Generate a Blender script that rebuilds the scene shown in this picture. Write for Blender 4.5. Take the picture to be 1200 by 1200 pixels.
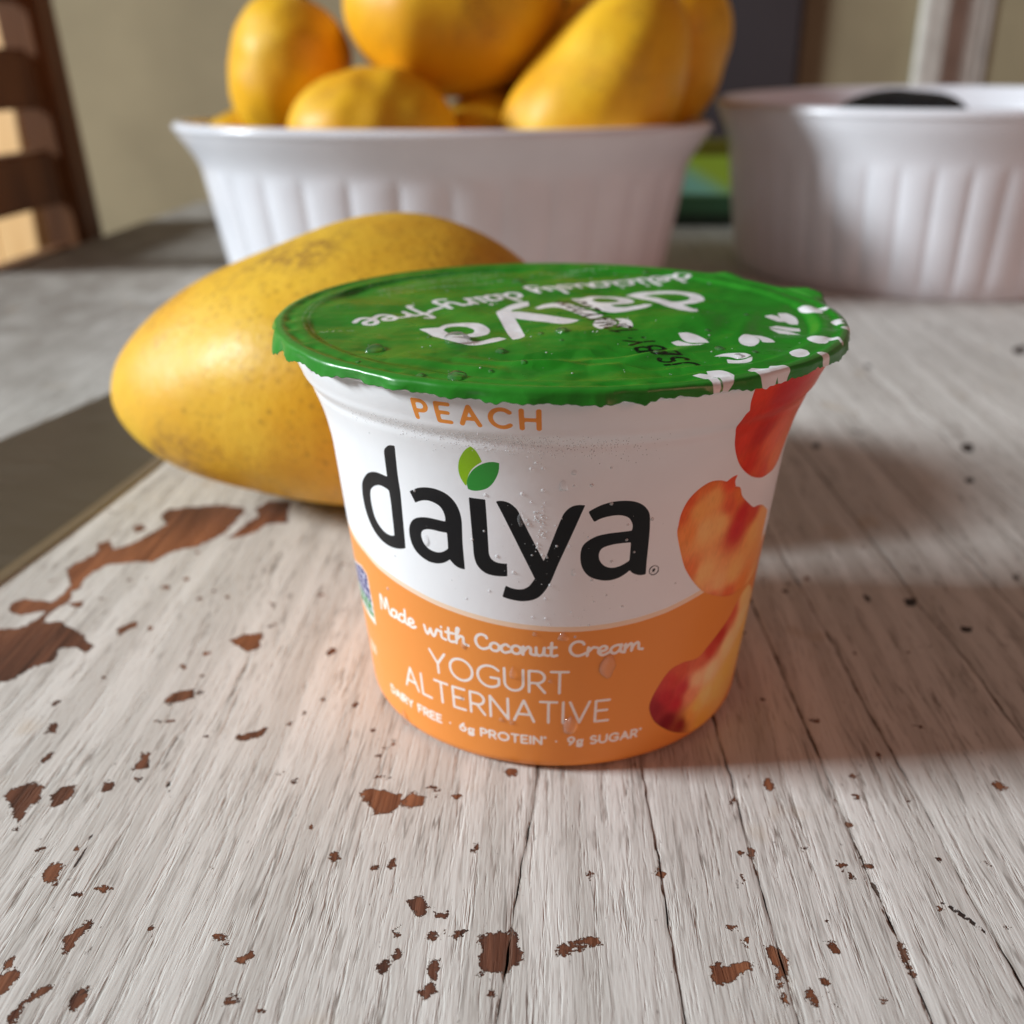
import bpy, bmesh, math, random
import numpy as np
from mathutils import Vector, Matrix

# ------------------------------------------------------------------ camera, world, lights, exposure
scene = bpy.context.scene
COL = scene.collection
for o in list(bpy.data.objects):
    bpy.data.objects.remove(o)

cam_data = bpy.data.cameras.new('camera')
cam = bpy.data.objects.new('camera', cam_data)
COL.objects.link(cam)
cam.location = (0, -0.1737, 0.1067)
cam.rotation_euler = (math.pi / 2 - 0.4062, 0, 0.0461)
cam_data.sensor_width = 36
cam_data.lens = 36
cam_data.clip_start = 0.005
cam_data.clip_end = 50
cam_data.dof.use_dof = True
cam_data.dof.focus_distance = 0.141
cam_data.dof.aperture_fstop = 16.5
scene.camera = cam

world = bpy.data.worlds.new('World')
scene.world = world
world.use_nodes = True
bg = world.node_tree.nodes['Background']
bg.inputs['Color'].default_value = (1.0, 0.76, 0.69, 1)
bg.inputs['Strength'].default_value = 0.100

def area(name, loc, target, size, size_y, energy, col):
    l = bpy.data.lights.new(name, 'AREA')
    l.shape = 'RECTANGLE'; l.size = size; l.size_y = size_y
    l.energy = energy; l.color = col
    o = bpy.data.objects.new(name, l); COL.objects.link(o)
    o.location = loc
    o.rotation_euler = (Vector(target) - Vector(loc)).to_track_quat('-Z', 'Y').to_euler()
    return o
WINDOW = area('window_light', (-4.0, -0.28, 1.76), (0, 0.10, 0.03), 0.95, 0.80, 312, (0.88, 0.95, 1.0))
FILL = area('warm_fill', (1.25, -1.0, 0.55), (0, 0, 0.04), 0.7, 0.7, 5.2, (1.0, 0.42, 0.30))  # unseen fill, added to redden and lift the shade right of the cup

scene.view_settings.view_transform = 'Standard'
scene.view_settings.look = 'None'
scene.view_settings.exposure = 0
scene.view_settings.gamma = 1
scene.render.resolution_x = 1024
scene.render.resolution_y = 1024
scene.render.engine = 'CYCLES'
scene.cycles.max_bounces = 6
scene.cycles.diffuse_bounces = 3
scene.cycles.glossy_bounces = 2
scene.cycles.transparent_max_bounces = 12

rng = np.random.default_rng(7)
random.seed(7)

# ------------------------------------------------------------------ traced print and wear, millimetres on the label, the lid and the table
LOGO = [[(-24.88,55.39),(-23.9,56.11),(-22.76,56.35),(-23.27,53.91),(-23.69,50.65),(-23.74,47.74),(-23.9,44.05),(-24.05,40.53),(-24.18,38.35),(-25.09,37.92),(-26.61,37.53),(-28.36,37.42),(-30.34,37.85),(-32.1,39.0),(-33.36,40.83),(-33.93,43.17),(-33.78,45.49),(-33.28,46.91),(-32.17,48.27),(-30.87,49.31),(-29.35,49.98),(-28.07,50.21),(-26.93,50.19),(-26.1,50.15),(-25.96,51.45),(-25.7,53.23),(-25.41,54.64)],[(-21.87,48.85),(-20.83,49.53),(-19.59,50.09),(-18.08,50.41),(-16.69,50.36),(-15.38,49.92),(-14.38,49.04),(-13.7,47.76),(-13.37,46.17),(-13.38,44.25),(-13.45,42.3),(-13.43,40.1),(-13.38,37.5),(-14.08,37.52),(-14.88,37.79),(-15.55,38.39),(-15.81,38.7),(-16.42,38.18),(-17.2,37.73),(-18.24,37.4),(-19.56,37.34),(-20.86,37.73),(-22.02,38.52),(-22.71,39.69),(-22.96,41.37),(-22.72,42.68),(-22.16,43.7),(-21.38,44.41),(-20.26,44.91),(-18.95,45.17),(-17.47,45.22),(-16.0,45.2),(-16.02,46.1),(-16.25,46.88),(-16.77,47.6),(-17.68,47.99),(-18.77,48.09),(-19.93,47.76),(-21.03,47.16),(-21.45,48.01)],[(-12.01,50.03),(-11.08,50.0),(-9.6,50.03),(-9.56,47.74),(-9.51,44.92),(-9.48,42.04),(-9.42,40.83),(-9.03,40.03),(-8.3,39.64),(-7.56,39.57),(-6.82,39.61),(-6.81,37.41),(-7.84,37.27),(-8.92,37.24),(-10.0,37.44),(-10.86,37.99),(-11.48,38.87),(-11.79,40.17),(-11.85,42.12),(-11.91,45.01),(-11.98,47.6)],[(-8.14,49.94),(-7.24,50.09),(-6.36,49.9),(-5.69,49.42),(-5.12,48.72),(-4.74,47.82),(-3.78,45.55),(-2.6,42.89),(-1.54,40.52),(-1.09,41.64),(-0.42,43.82),(0.33,46.21),(0.88,47.86),(1.25,48.67),(1.81,49.37),(2.46,49.78),(3.22,49.91),(3.99,49.84),(3.47,48.3),(2.68,45.98),(1.58,42.9),(0.44,39.73),(-0.33,37.36),(-0.94,35.97),(-1.65,34.8),(-2.39,34.0),(-3.34,33.5),(-4.61,33.23),(-5.79,33.26),(-6.87,33.43),(-7.69,33.68),(-7.13,35.76),(-6.39,35.45),(-5.54,35.3),(-4.59,35.4),(-3.74,35.92),(-3.18,36.72),(-2.8,37.37),(-3.31,38.58),(-4.62,41.65),(-5.98,44.88),(-7.13,47.59)],[(4.46,48.74),(5.45,49.4),(6.58,49.94),(7.92,50.24),(9.3,50.26),(10.74,49.99),(11.94,49.34),(12.76,48.48),(13.24,47.48),(13.45,45.79),(13.54,43.87),(13.56,41.44),(13.58,39.23),(13.65,37.23),(12.74,37.26),(11.93,37.55),(11.34,37.96),(11.05,38.38),(10.27,37.73),(9.24,37.18),(7.97,36.93),(6.7,37.09),(5.42,37.59),(4.56,38.33),(3.94,39.46),(3.65,40.82),(3.66,42.15),(3.96,43.22),(4.72,44.03),(5.89,44.69),(7.48,45.01),(9.1,45.1),(10.79,45.16),(10.85,45.91),(10.63,46.64),(10.16,47.35),(9.31,47.79),(8.3,47.93),(7.11,47.79),(6.14,47.5),(5.34,47.03),(4.85,47.91)]]
LOGO_HOLES = [[(-26.23,47.73),(-27.14,47.99),(-28.48,47.96),(-29.88,47.31),(-30.94,46.35),(-31.32,45.1),(-31.34,43.6),(-31.0,41.7),(-30.11,40.5),(-28.79,39.7),(-27.41,39.57),(-26.42,39.86),(-26.32,41.3),(-26.24,43.57),(-26.16,45.81)],[(-15.93,43.31),(-16.93,43.24),(-18.16,43.24),(-19.31,43.09),(-20.13,42.68),(-20.52,42.08),(-20.52,41.21),(-20.14,40.32),(-19.42,39.7),(-18.29,39.45),(-17.27,39.64),(-16.49,40.11),(-15.97,40.58),(-15.92,41.77)],[(10.8,43.17),(9.65,43.19),(8.41,43.12),(7.3,42.87),(6.61,42.49),(6.3,41.79),(6.32,40.93),(6.63,40.18),(7.29,39.47),(8.25,39.12),(9.2,39.22),(10.03,39.57),(10.84,40.08),(10.83,41.6)]]
LEAF_LIME = [(-10.69,58.82),(-10.18,58.28),(-9.82,57.48),(-9.49,56.32),(-10.23,55.72),(-11.03,54.87),(-11.56,53.97),(-11.95,52.83),(-12.13,51.72),(-12.61,52.48),(-12.97,53.49),(-13.01,54.78),(-12.66,56.18),(-12.03,57.38),(-11.42,58.2)]
LEAF_GREEN = [(-7.23,56.41),(-7.36,55.25),(-7.69,54.15),(-8.35,52.88),(-9.21,51.93),(-10.25,51.43),(-11.18,51.24),(-11.99,51.39),(-12.04,52.58),(-11.57,53.84),(-10.83,54.9),(-9.84,55.78),(-8.82,56.34),(-7.96,56.52)]
REG_MARK = [(14.91,37.75),(15.67,37.61)]
PEACH_A = [(24.0,67.34),(23.89,65.87),(24.01,64.29),(24.62,62.72),(24.11,62.12),(23.92,60.95),(24.21,59.18),(25.01,57.02),(26.33,54.72),(27.9,52.61),(29.91,50.82),(32.42,49.25),(35.48,48.11),(38.22,47.87),(40.81,47.9),(42.94,48.94),(44.22,50.75),(44.73,52.33),(47,54),(48,60),(48,66),(40,67.5)]
PEACH_B = [(18.16,43.01),(18.08,44.96),(18.3,46.82),(19.01,48.56),(19.99,49.79),(21.27,50.7),(22.69,51.16),(24.35,50.96),(25.96,50.32),(27.0,50.81),(28.15,50.89),(27.91,49.94),(28.35,48.84),(29.62,48.23),(30.65,46.46),(33.33,44.22),(35.08,43.11),(36.23,42.95),(38.74,42.15),(42.98,39.58),(43.92,28.01),(39.84,27.21),(35.49,27.31),(31.93,27.97),(28.78,29.19),(25.52,30.98),(23.3,32.94),(21.13,35.72),(19.8,38.19)]
PEACH_C = [(41.36,26.18),(39.45,26.39),(36.87,25.55),(34.62,23.2),(31.9,21.35),(29.0,19.51),(26.7,18.04),(23.06,18.35),(20.3,17.56),(18.3,14.73),(17.29,12.23),(17.34,10.46),(18.53,7.96),(20.67,5.82),(23.32,3.93),(26.64,2.37),(29.75,1.51),(33.72,1.7),(39.93,2.7),(44.26,4.63),(46.21,8.55),(48.05,13.02),(47.1,18.84),(46.6,22.55)]
BADGE = [(-55,24.5),(-40.47,28.69),(-37.93,28.1),(-37.77,25.58),(-37.5,22.32),(-37.68,18.0),(-52.5,19.5),(-56,21)]
FRUIT_COL = [(24.84,65.21,(228,66,44)),(25.84,60.22,(214,56,40)),(30.39,57.24,(196,38,30)),(26.61,56.85,(224,62,44)),(30.15,51.95,(216,52,34)),(35.14,54.31,(236,100,60)),(38.51,50.25,(238,120,62)),(35.6,49.0,(222,76,44)),(31.0,64.34,(200,46,48)),(18.25,46.36,(232,96,34)),(19.26,48.51,(226,88,34)),(22.22,50.96,(228,110,44)),(21.56,46.58,(244,166,84)),(24.01,47.88,(246,170,92)),(23.02,42.82,(248,186,112)),(20.34,43.01,(240,140,64)),(26.15,43.17,(248,184,110)),(26.96,49.97,(232,84,50)),(29.79,46.97,(232,120,60)),(31.63,43.18,(206,44,44)),(30.84,40.69,(206,54,56)),(28.07,45.79,(226,96,60)),(35.37,42.38,(214,70,44)),(39.79,40.2,(246,170,90)),(37.17,38.11,(248,180,100)),(42.43,37.3,(246,168,84)),(24.31,35.12,(248,186,116)),(28.25,31.3,(248,188,124)),(21.59,35.9,(232,120,60)),(31.87,28.16,(232,110,64)),(36.48,28.04,(240,140,64)),(27.76,29.88,(238,130,84)),(32.64,32.21,(248,184,108)),(39.53,24.68,(255,206,130)),(40.49,19.78,(255,214,146)),(35.2,23.28,(222,96,66)),(32.26,20.17,(196,52,44)),(29.82,18.14,(206,66,54)),(27.34,17.1,(222,110,80)),(22.59,16.81,(214,90,64)),(35.76,16.86,(255,214,150)),(31.13,13.4,(255,214,160)),(27.34,13.28,(252,196,146)),(21.34,15.51,(206,64,56)),(24.09,12.8,(206,60,66)),(26.43,10.47,(240,150,110)),(27.25,5.8,(246,170,84)),(41.27,11.98,(255,200,104)),(30.97,8.48,(255,210,130)),(20.45,11.98,(190,40,48)),(23.03,10.02,(198,44,56)),(18.55,10.45,(150,30,38)),(21.62,6.94,(128,22,34)),(25.24,4.81,(140,30,34)),(28.87,6.9,(255,198,104)),(34.95,8.73,(255,206,112)),(38.46,10.56,(255,200,96)),(30.93,3.0,(252,184,80)),(43.68,15.02,(255,196,96))]
LID_LOGO = [[(-22.4,-12.07),(-19.3,-11.12),(-18.49,-9.04),(-16.78,-7.51),(-14.69,-7.3),(-12.99,-8.06),(-11.56,-10.26),(-10.99,-12.24),(-11.2,-14.5),(-12.16,-16.18),(-13.41,-17.18),(-14.6,-17.52),(-13.42,-19.77),(-12.51,-20.18),(-11.27,-19.22),(-10.07,-17.49),(-9.23,-16.8),(-8.02,-17.96),(-9.05,-19.84),(-10.49,-21.17),(-12.13,-22.32),(-13.83,-22.57),(-15.42,-21.67),(-17.37,-19.5),(-19.22,-16.79),(-21.15,-13.79)],[(-5.71,11.23),(-5.4,8.13),(-6.77,5.63),(-7.91,3.21),(-8.23,0.54),(-6.07,-0.04),(-3.63,-0.94),(-1.21,-2.16),(1.18,-3.37),(3.41,-4.88),(2.1,-6.84),(0.7,-7.74),(-0.92,-7.19),(-3.51,-6.05),(-5.9,-4.88),(-7.41,-3.87),(-6.47,-8.28),(-5.6,-13.27),(-5.3,-15.19),(-5.57,-17.1),(-6.29,-18.25),(-7.05,-18.56),(-7.75,-15.31),(-8.82,-9.93),(-9.78,-5.27),(-10.58,-0.92),(-10.66,1.57),(-10.2,4.28),(-9.11,7.34),(-7.45,9.89)],[(-4.28,5.75),(-2.84,8.61),(-1.08,9.94),(0.7,9.52),(1.96,8.1),(3.68,5.28),(5.59,2.32),(7.55,-0.65),(6.42,-2.36),(5.33,-3.28),(3.59,-0.83),(1.68,2.49),(0.21,4.76),(-1.04,5.9),(-2.28,5.24),(-3.61,3.76)],[(5.57,-7.73),(6.12,-4.54),(7.36,-2.64),(8.54,-2.81),(9.28,-4.93),(9.39,-7.55),(8.5,-9.43),(7.29,-11.2),(6.36,-11.74),(5.74,-9.76)],[(9.38,-2.77),(10.66,-3.04),(11.74,-4.82),(12.02,-7.94),(11.76,-10.19),(10.74,-10.24),(9.43,-9.09),(9.9,-6.48),(9.77,-4.37)],[(2.12,13.13),(4.32,13.62),(5.93,16.05),(8.06,17.07),(10.42,16.92),(12.18,15.67),(13.23,13.64),(13.49,11.74),(12.85,9.58),(11.25,8.04),(9.7,6.99),(8.93,6.36),(9.87,5.21),(11.35,5.28),(13.16,6.55),(15.04,8.46),(16.5,7.91),(15.07,5.45),(12.96,3.36),(10.94,2.11),(8.97,1.68),(7.07,2.74),(5.41,5.0),(3.73,8.55)],[(12.33,18.34),(14.03,20.33),(16.25,21.54),(18.95,21.94),(21.85,21.52),(24.33,19.85),(25.86,17.23),(26.32,14.63),(25.99,12.06),(24.46,9.87),(22.84,8.82),(21.77,8.16),(22.95,5.46),(23.91,3.17),(23.5,1.78),(22.47,1.16),(21.2,2.81),(19.53,5.65),(17.41,9.79),(14.7,14.48)]]
LID_HOLES = [[(-18.47,-12.39),(-17.86,-10.65),(-16.56,-9.77),(-14.93,-9.9),(-13.77,-11.37),(-13.42,-12.85),(-13.66,-14.13),(-14.7,-15.15),(-15.99,-15.69),(-16.98,-14.77),(-17.92,-13.35)],[(5.83,11.77),(6.91,13.74),(8.75,14.47),(10.26,13.63),(10.75,11.99),(10.1,10.08),(8.79,9.15),(7.28,9.33),(6.3,10.28)],[(15.55,17.42),(17.64,18.86),(20.28,18.98),(22.29,18.0),(23.61,15.81),(23.71,13.87),(22.7,12.16),(21.08,11.21),(20.06,11.16),(18.24,13.61)]]
LID_LEAVES = [[(17.31,-17.9),(18.47,-16.74),(19.43,-17.47),(20.54,-19.17),(22.25,-18.87),(21.36,-19.88),(19.67,-20.07),(18.03,-19.71)],[(18.84,-13.08),(20.37,-12.54),(21.86,-13.52),(22.82,-15.41),(23.1,-17.74),(21.81,-18.24),(20.31,-17.76),(19.21,-15.92)],[(27.81,-16.31),(28.87,-13.77),(29.89,-13.15),(30.6,-14.49),(30.87,-16.72),(30.35,-18.93),(29.38,-20.89),(28.61,-20.93),(27.86,-19.26)],[(30.04,-13.37),(31.67,-13.64),(32.78,-15.52),(33.09,-18.04),(32.01,-18.31),(31.14,-18.13),(31.1,-16.15),(30.73,-14.48)],[(22.58,-27.01),(24.12,-25.65),(25.9,-25.37),(27.31,-25.8),(27.92,-27.06),(26.91,-28.27),(25.63,-28.72),(24.58,-27.6)],[(24.15,-28.88),(25.54,-29.29),(26.83,-28.76),(27.99,-27.64),(27.53,-29.68),(26.49,-30.86),(25.0,-31.2),(24.06,-30.78)],[(17.94,-39.66),(19.09,-38.59),(20.06,-38.97),(20.87,-40.6),(21.37,-42.61),(21.46,-44.82),(20.65,-43.84),(19.63,-41.48)],[(20.26,-36.56),(21.64,-36.58),(22.7,-37.23),(23.55,-38.81),(23.17,-41.32),(22.12,-44.32),(21.71,-42.6),(21.21,-40.59),(20.18,-38.96)],[(34.67,0.22),(36.0,1.22),(37.03,0.6),(37.53,-2.66),(36.35,-2.97),(35.36,-1.46)],[(37.28,2.37),(38.87,2.71),(39.91,0.73),(39.93,-1.9),(39.42,-4.11),(38.12,-3.92),(37.36,-1.37)],[(34.03,-7.24),(35.51,-5.93),(37.13,-6.1),(39.19,-6.75),(38.97,-8.47),(37.46,-8.54),(35.98,-7.76)],[(33.99,-7.73),(35.63,-8.14),(37.11,-8.92),(38.44,-11.59),(37.15,-11.42),(35.17,-10.57)],[(41.35,5.6),(42.83,6.37),(43.92,5.3),(44.67,0.95),(44.05,0.13),(42.56,1.12),(41.44,3.24)],[(43.8,5.43),(45.12,4.79),(46.99,4.74),(45.48,2.61),(44.61,2.57)],[(38.09,-16.94),(38.91,-15.57),(39.83,-16.08),(40.53,-17.59),(40.77,-19.31),(40.03,-20.82),(38.96,-21.08),(38.1,-19.86)],[(39.7,-16.09),(41.31,-16.46),(42.77,-16.83),(42.77,-19.43),(42.25,-21.35),(42.26,-18.92),(40.97,-18.98),(40.58,-17.37)],[(33.45,-26.51),(34.44,-24.68),(35.5,-24.32),(36.31,-25.19),(36.31,-26.87),(35.32,-28.65),(34.22,-29.27),(33.43,-28.45)],[(44.13,-6.15),(45.16,-4.73),(46.8,-4.78),(45.84,-6.44),(46.1,-8.14),(44.59,-8.21)]]
CHIPS = [[(-113.7,35.9),(-110.6,44.7),(-112.5,50.1),(-109.8,51.2),(-107.1,46.7),(-102.6,52.5),(-99.8,62.4),(-102.8,67.4),(-103.1,71.7),(-95.3,74.2),(-89.7,75.6),(-83.1,73.7),(-81.7,70.5),(-83.2,57.2),(-87.1,49.4),(-92.4,46.5),(-94.8,40.2),(-100.9,39.9),(-105.5,38.0),(-107.9,31.2),(-106.6,26.5),(-107.7,24.9),(-106.1,19.0),(-108.3,14.6),(-107.7,10.5),(-104.0,11.3),(-98.2,7.5),(-92.5,0.7),(-93.0,-1.1),(-96.0,1.2),(-99.0,0.4),(-98.3,-4.4),(-101.3,-6.9),(-103.1,-11.0),(-108.3,-12.9),(-118.7,6.6),(-111.4,8.3),(-109.0,11.8),(-108.9,16.0),(-114.1,13.6),(-117.5,15.6),(-119.0,19.2),(-116.2,20.8),(-109.9,19.6),(-108.8,21.9),(-109.4,28.0)],[(-81.1,54.4),(-79.2,63.3),(-77.4,68.6),(-79.7,73.8),(-76.6,78.4),(-71.4,78.6),(-70.1,70.0),(-68.8,64.8),(-73.5,63.6),(-75.9,57.5),(-79.3,55.1)],[(-66.1,5.1),(-63.9,7.8),(-59.9,7.6),(-58.9,2.9),(-61.3,0.9),(-63.9,3.3)],[(-71.5,-16.6),(-69.8,-13.9),(-67.3,-13.2),(-67.3,-15.9),(-69.9,-18.6)],[(-90.8,8.5),(-88.0,12.7),(-87.6,10.0),(-88.8,5.3)],[(-107.6,60.0),(-105.4,61.7),(-103.7,58.6),(-105.4,56.6)],[(-88.1,27.7),(-86.9,28.7),(-86.0,25.9)],[(-79.0,23.2),(-77.5,23.7),(-77.0,21.1)],[(-62.8,22.2),(-60.5,21.4),(-60.6,19.4)],[(-70.8,-23.5),(-67.4,-23.0),(-67.4,-23.8),(-69.6,-24.2)],[(-73.0,-5.0),(-71.6,-4.0),(-71.4,-5.5)],[(-68.1,-8.0),(-66.8,-8.0),(-67.2,-8.7)],[(-52.7,24.4),(-51.4,26.8),(-51.4,25.3)],[(-115.6,30.1),(-114.1,31.0),(-114.0,29.0)],[(-105.4,19.0),(-102.9,20.6),(-102.3,17.7),(-103.4,17.0)],[(-87.7,-43.6),(-85.4,-41.7),(-82.2,-41.8),(-81.1,-44.9),(-82.3,-48.1),(-81.4,-50.5),(-81.8,-52.5),(-83.3,-49.1),(-86.6,-45.7)],[(-80.0,-44.4),(-78.4,-41.6),(-77.2,-41.5),(-76.5,-44.2),(-77.9,-47.4),(-78.8,-47.1)],[(-73.1,-61.6),(-72.7,-58.5),(-71.1,-59.8),(-70.0,-63.6),(-72.2,-62.9)],[(-64.8,-73.5),(-63.9,-71.6),(-62.7,-69.7),(-62.0,-71.2),(-62.7,-73.1),(-64.3,-74.0)],[(-70.8,-80.4),(-68.9,-78.2),(-67.5,-79.6),(-68.0,-82.6),(-69.2,-83.6)],[(-69.5,-37.3),(-69.5,-32.7),(-68.0,-32.6),(-67.0,-37.2)],[(-71.4,-17.3),(-69.6,-14.4),(-67.3,-12.9),(-66.7,-15.7),(-70.1,-18.6)],[(-54.9,-27.1),(-52.7,-25.7),(-50.4,-24.4),(-50.1,-26.9),(-53.8,-28.3)],[(-64.6,-82.5),(-63.7,-80.9),(-61.9,-80.7),(-63.0,-81.7),(-63.9,-82.7)],[(-30.6,-41.5),(-29.0,-40.4),(-26.5,-40.8),(-23.8,-41.4),(-23.7,-44.4),(-25.6,-46.5),(-27.3,-46.3),(-27.9,-44.5),(-29.9,-43.1)],[(-23.2,-41.7),(-21.6,-40.6),(-19.9,-41.9),(-20.2,-43.7),(-22.1,-45.1),(-23.0,-44.3)],[(-28.7,-37.7),(-27.9,-36.2),(-26.3,-37.2)],[(-19.4,-64.1),(-18.0,-63.5),(-17.0,-64.4),(-16.9,-66.4),(-17.8,-67.1),(-18.9,-65.7)],[(-15.5,-66.5),(-13.8,-66.0),(-13.8,-67.2),(-15.2,-67.3)],[(-16.1,-69.4),(-13.8,-69.2),(-13.9,-70.4),(-15.6,-70.7)],[(-15.1,-77.2),(-14.9,-74.4),(-14.1,-74.3),(-14.0,-76.5),(-14.5,-78.2)],[(-16.0,-79.2),(-15.0,-78.7),(-14.0,-79.5),(-15.0,-80.4)],[(-8.9,-76.6),(-8.7,-72.7),(-8.2,-70.0),(-4.8,-69.1),(-3.9,-71.8),(-2.9,-74.2),(-3.2,-75.3),(-6.2,-76.0)],[(-12.4,-69.9),(-10.9,-69.0),(-11.0,-70.5),(-12.2,-70.5)],[(-9.5,-70.4),(-8.3,-70.1),(-8.4,-71.4),(-9.3,-71.5)],[(-64.6,-64.2),(-63.5,-63.5),(-61.7,-63.8),(-62.7,-64.7)],[(-67.7,-65.3),(-66.1,-64.7),(-66.1,-65.5)],[(-85.8,-35.8),(-85.4,-32.8),(-84.7,-33.4),(-84.9,-36.1)],[(-89.1,-28.1),(-88.7,-24.8),(-87.6,-24.8),(-87.2,-27.3)],[(-19.9,-39.2),(-17.6,-39.6),(-17.9,-40.2)],[(-7.7,-34.5),(-6.1,-34.0),(-5.8,-35.8),(-7.2,-35.9)],[(-35.4,-83.3),(-34.6,-83.1),(-34.1,-84.4),(-34.8,-84.2)],[(-29.1,-29.0),(-28.1,-28.5),(-28.1,-30.4)],[(-27.9,-27.1),(-27.0,-26.7),(-26.8,-28.9)],[(-65.8,-86.0),(-65.3,-83.8),(-64.9,-84.4),(-65.0,-86.6)],[(-62.2,-79.4),(-61.4,-78.5),(-61.2,-79.7)],[(-36.9,-49.9),(-36.5,-48.5),(-36.1,-49.4),(-36.4,-50.7)],[(-25.9,-57.9),(-24.9,-57.5),(-25.1,-58.5)],[(-50.3,-59.0),(-49.0,-58.8),(-49.0,-59.7)],[(-44.7,-71.5),(-42.6,-71.8),(-42.1,-73.2),(-43.3,-73.0)],[(-40.9,-76.3),(-39.0,-74.1),(-38.6,-75.2),(-40.0,-76.4)],[(-40.7,-81.4),(-38.7,-80.8),(-38.3,-82.5),(-40.1,-82.6)],[(-15.4,-41.4),(-14.5,-41.1),(-14.7,-42.1)],[(-70.7,-23.4),(-67.4,-22.9),(-68.5,-24.2)],[(-54.3,-70.8),(-53.9,-70.3),(-53.7,-71.2)],[(1.8,-71.2),(3.2,-70.8),(4.7,-69.7),(7.0,-69.0),(7.4,-70.2),(5.5,-71.4),(3.8,-72.2),(2.0,-73.3)],[(21.5,-73.5),(22.7,-73.1),(23.1,-73.7),(26.0,-72.9),(27.8,-73.5),(25.5,-74.1),(24.2,-75.4),(22.1,-76.7),(21.2,-76.2)],[(32.5,-77.3),(33.4,-76.8),(34.1,-78.5),(33.5,-79.7),(32.5,-78.6)],[(34.9,-74.9),(35.9,-75.2),(35.9,-76.3),(34.9,-75.9)],[(35.2,-77.2),(36.1,-77.8),(35.9,-79.3),(35.2,-78.3)],[(29.3,-69.9),(30.4,-70.2),(31.1,-72.3),(30.8,-75.1),(29.8,-75.8),(29.4,-73.1)],[(29.5,-77.1),(30.2,-77.4),(30.0,-79.7),(29.5,-78.8)],[(24.4,-66.8),(25.9,-66.6),(26.2,-67.3),(24.7,-67.5)],[(37.5,-50.8),(39.5,-50.2),(37.7,-51.5)],[(56.9,-51.9),(58.6,-52.2),(57.6,-53.4)],[(45.7,-17.3),(48.0,-17.2),(47.4,-18.9)],[(64.2,-18.4),(65.9,-18.7),(65.3,-19.7)],[(3.2,-77.6),(3.8,-77.8),(3.6,-78.7)],[(-3.4,-81.7),(-2.7,-81.8),(-2.9,-82.5)],[(8.3,-71.1),(9.0,-71.6),(8.7,-72.1)],[(28.1,-52.1),(28.7,-52.3),(28.3,-54.3),(27.9,-53.6)],[(32.7,-34.1),(34.1,-33.7),(33.6,-34.7)],[(56.8,-39.1),(57.6,-38.7),(56.8,-40.1)],[(46.3,-52.2),(47.3,-54.3),(46.6,-55.0),(46.1,-54.0)],[(43.2,-55.8),(43.9,-56.7),(43.3,-58.0)],[(41.6,-78.2),(42.5,-78.0),(41.9,-79.0)],[(63.6,-53.1),(64.3,-53.4),(63.7,-53.8)],[(42.2,-53.7),(43.6,-54.1),(42.5,-54.7)],[(38.0,-65.0),(38.5,-66.0),(38.0,-66.6)],[(29.2,-38.6),(30.0,-39.0),(29.2,-41.4)],[(29.9,-51.1),(30.2,-53.2),(29.6,-53.6)],[(46.9,-68.0),(47.2,-70.9),(47.2,-74.3),(46.6,-74.4),(46.3,-71.3)]]
CRACKS = [[(54.1,-60.7),(55.4,-61.1),(56.6,-62.0),(57.5,-63.4),(58.5,-64.6),(59.1,-66.1),(59.7,-67.4),(58.8,-66.6),(57.8,-65.0),(56.6,-63.6),(55.5,-61.8)],[(45.1,-56.6),(46.6,-57.8),(47.1,-60.3),(47.1,-63.4),(47.1,-67.3),(46.9,-65.8),(46.7,-61.9),(46.1,-58.7)],[(-4.9,-68.5),(-4.1,-66.6),(-3.0,-62.6),(-2.6,-56.6),(-2.4,-56.6),(-2.5,-60.9),(-3.5,-65.8),(-4.4,-68.9)],[(-69.2,-62.7),(-69.3,-58.8),(-69.6,-53.8),(-70.0,-49.3),(-69.1,-54.3),(-68.8,-59.3),(-68.7,-63.1)],[(-62.8,-40.3),(-62.3,-39.2),(-61.3,-42.4),(-59.9,-44.5),(-61.3,-43.2)],[(-58.9,-82.2),(-57.5,-80.4),(-57.3,-80.6),(-58.4,-82.2)],[(79.0,131.6),(81.9,133.4),(81.4,128.4),(79.1,126.7)],[(105.6,43.1),(108.0,44.5),(106.7,40.4),(104.8,39.6)],[(94.5,149.7),(97.6,146.2),(99.1,141.0),(96.1,142.6)],[(76.8,29.6),(80.2,30.6),(78.5,26.4),(76.6,26.3)],[(84.8,18.1),(87.5,17.5),(86.3,15.2),(84.6,15.5)],[(168.3,302.5),(169.6,298.9),(166.1,293.1)],[(189.9,257.2),(198.4,263.7),(192.2,248.5),(187.1,246.5)],[(121.2,228.5),(124.3,229.7),(122.4,221.7),(120.0,221.6)],[(125.5,133.7),(130.0,135.6),(127.0,125.7),(124.3,127.2)],[(116.3,104.4),(119.6,105.4),(118.0,100.9),(115.5,100.8)],[(67.9,32.5),(69.6,30.1),(69.5,26.8),(68.4,28.4)],[(48.4,9.9),(49.4,9.2),(48.7,7.8)],[(75.6,10.2),(76.7,9.8),(75.8,8.6)]]
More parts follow.
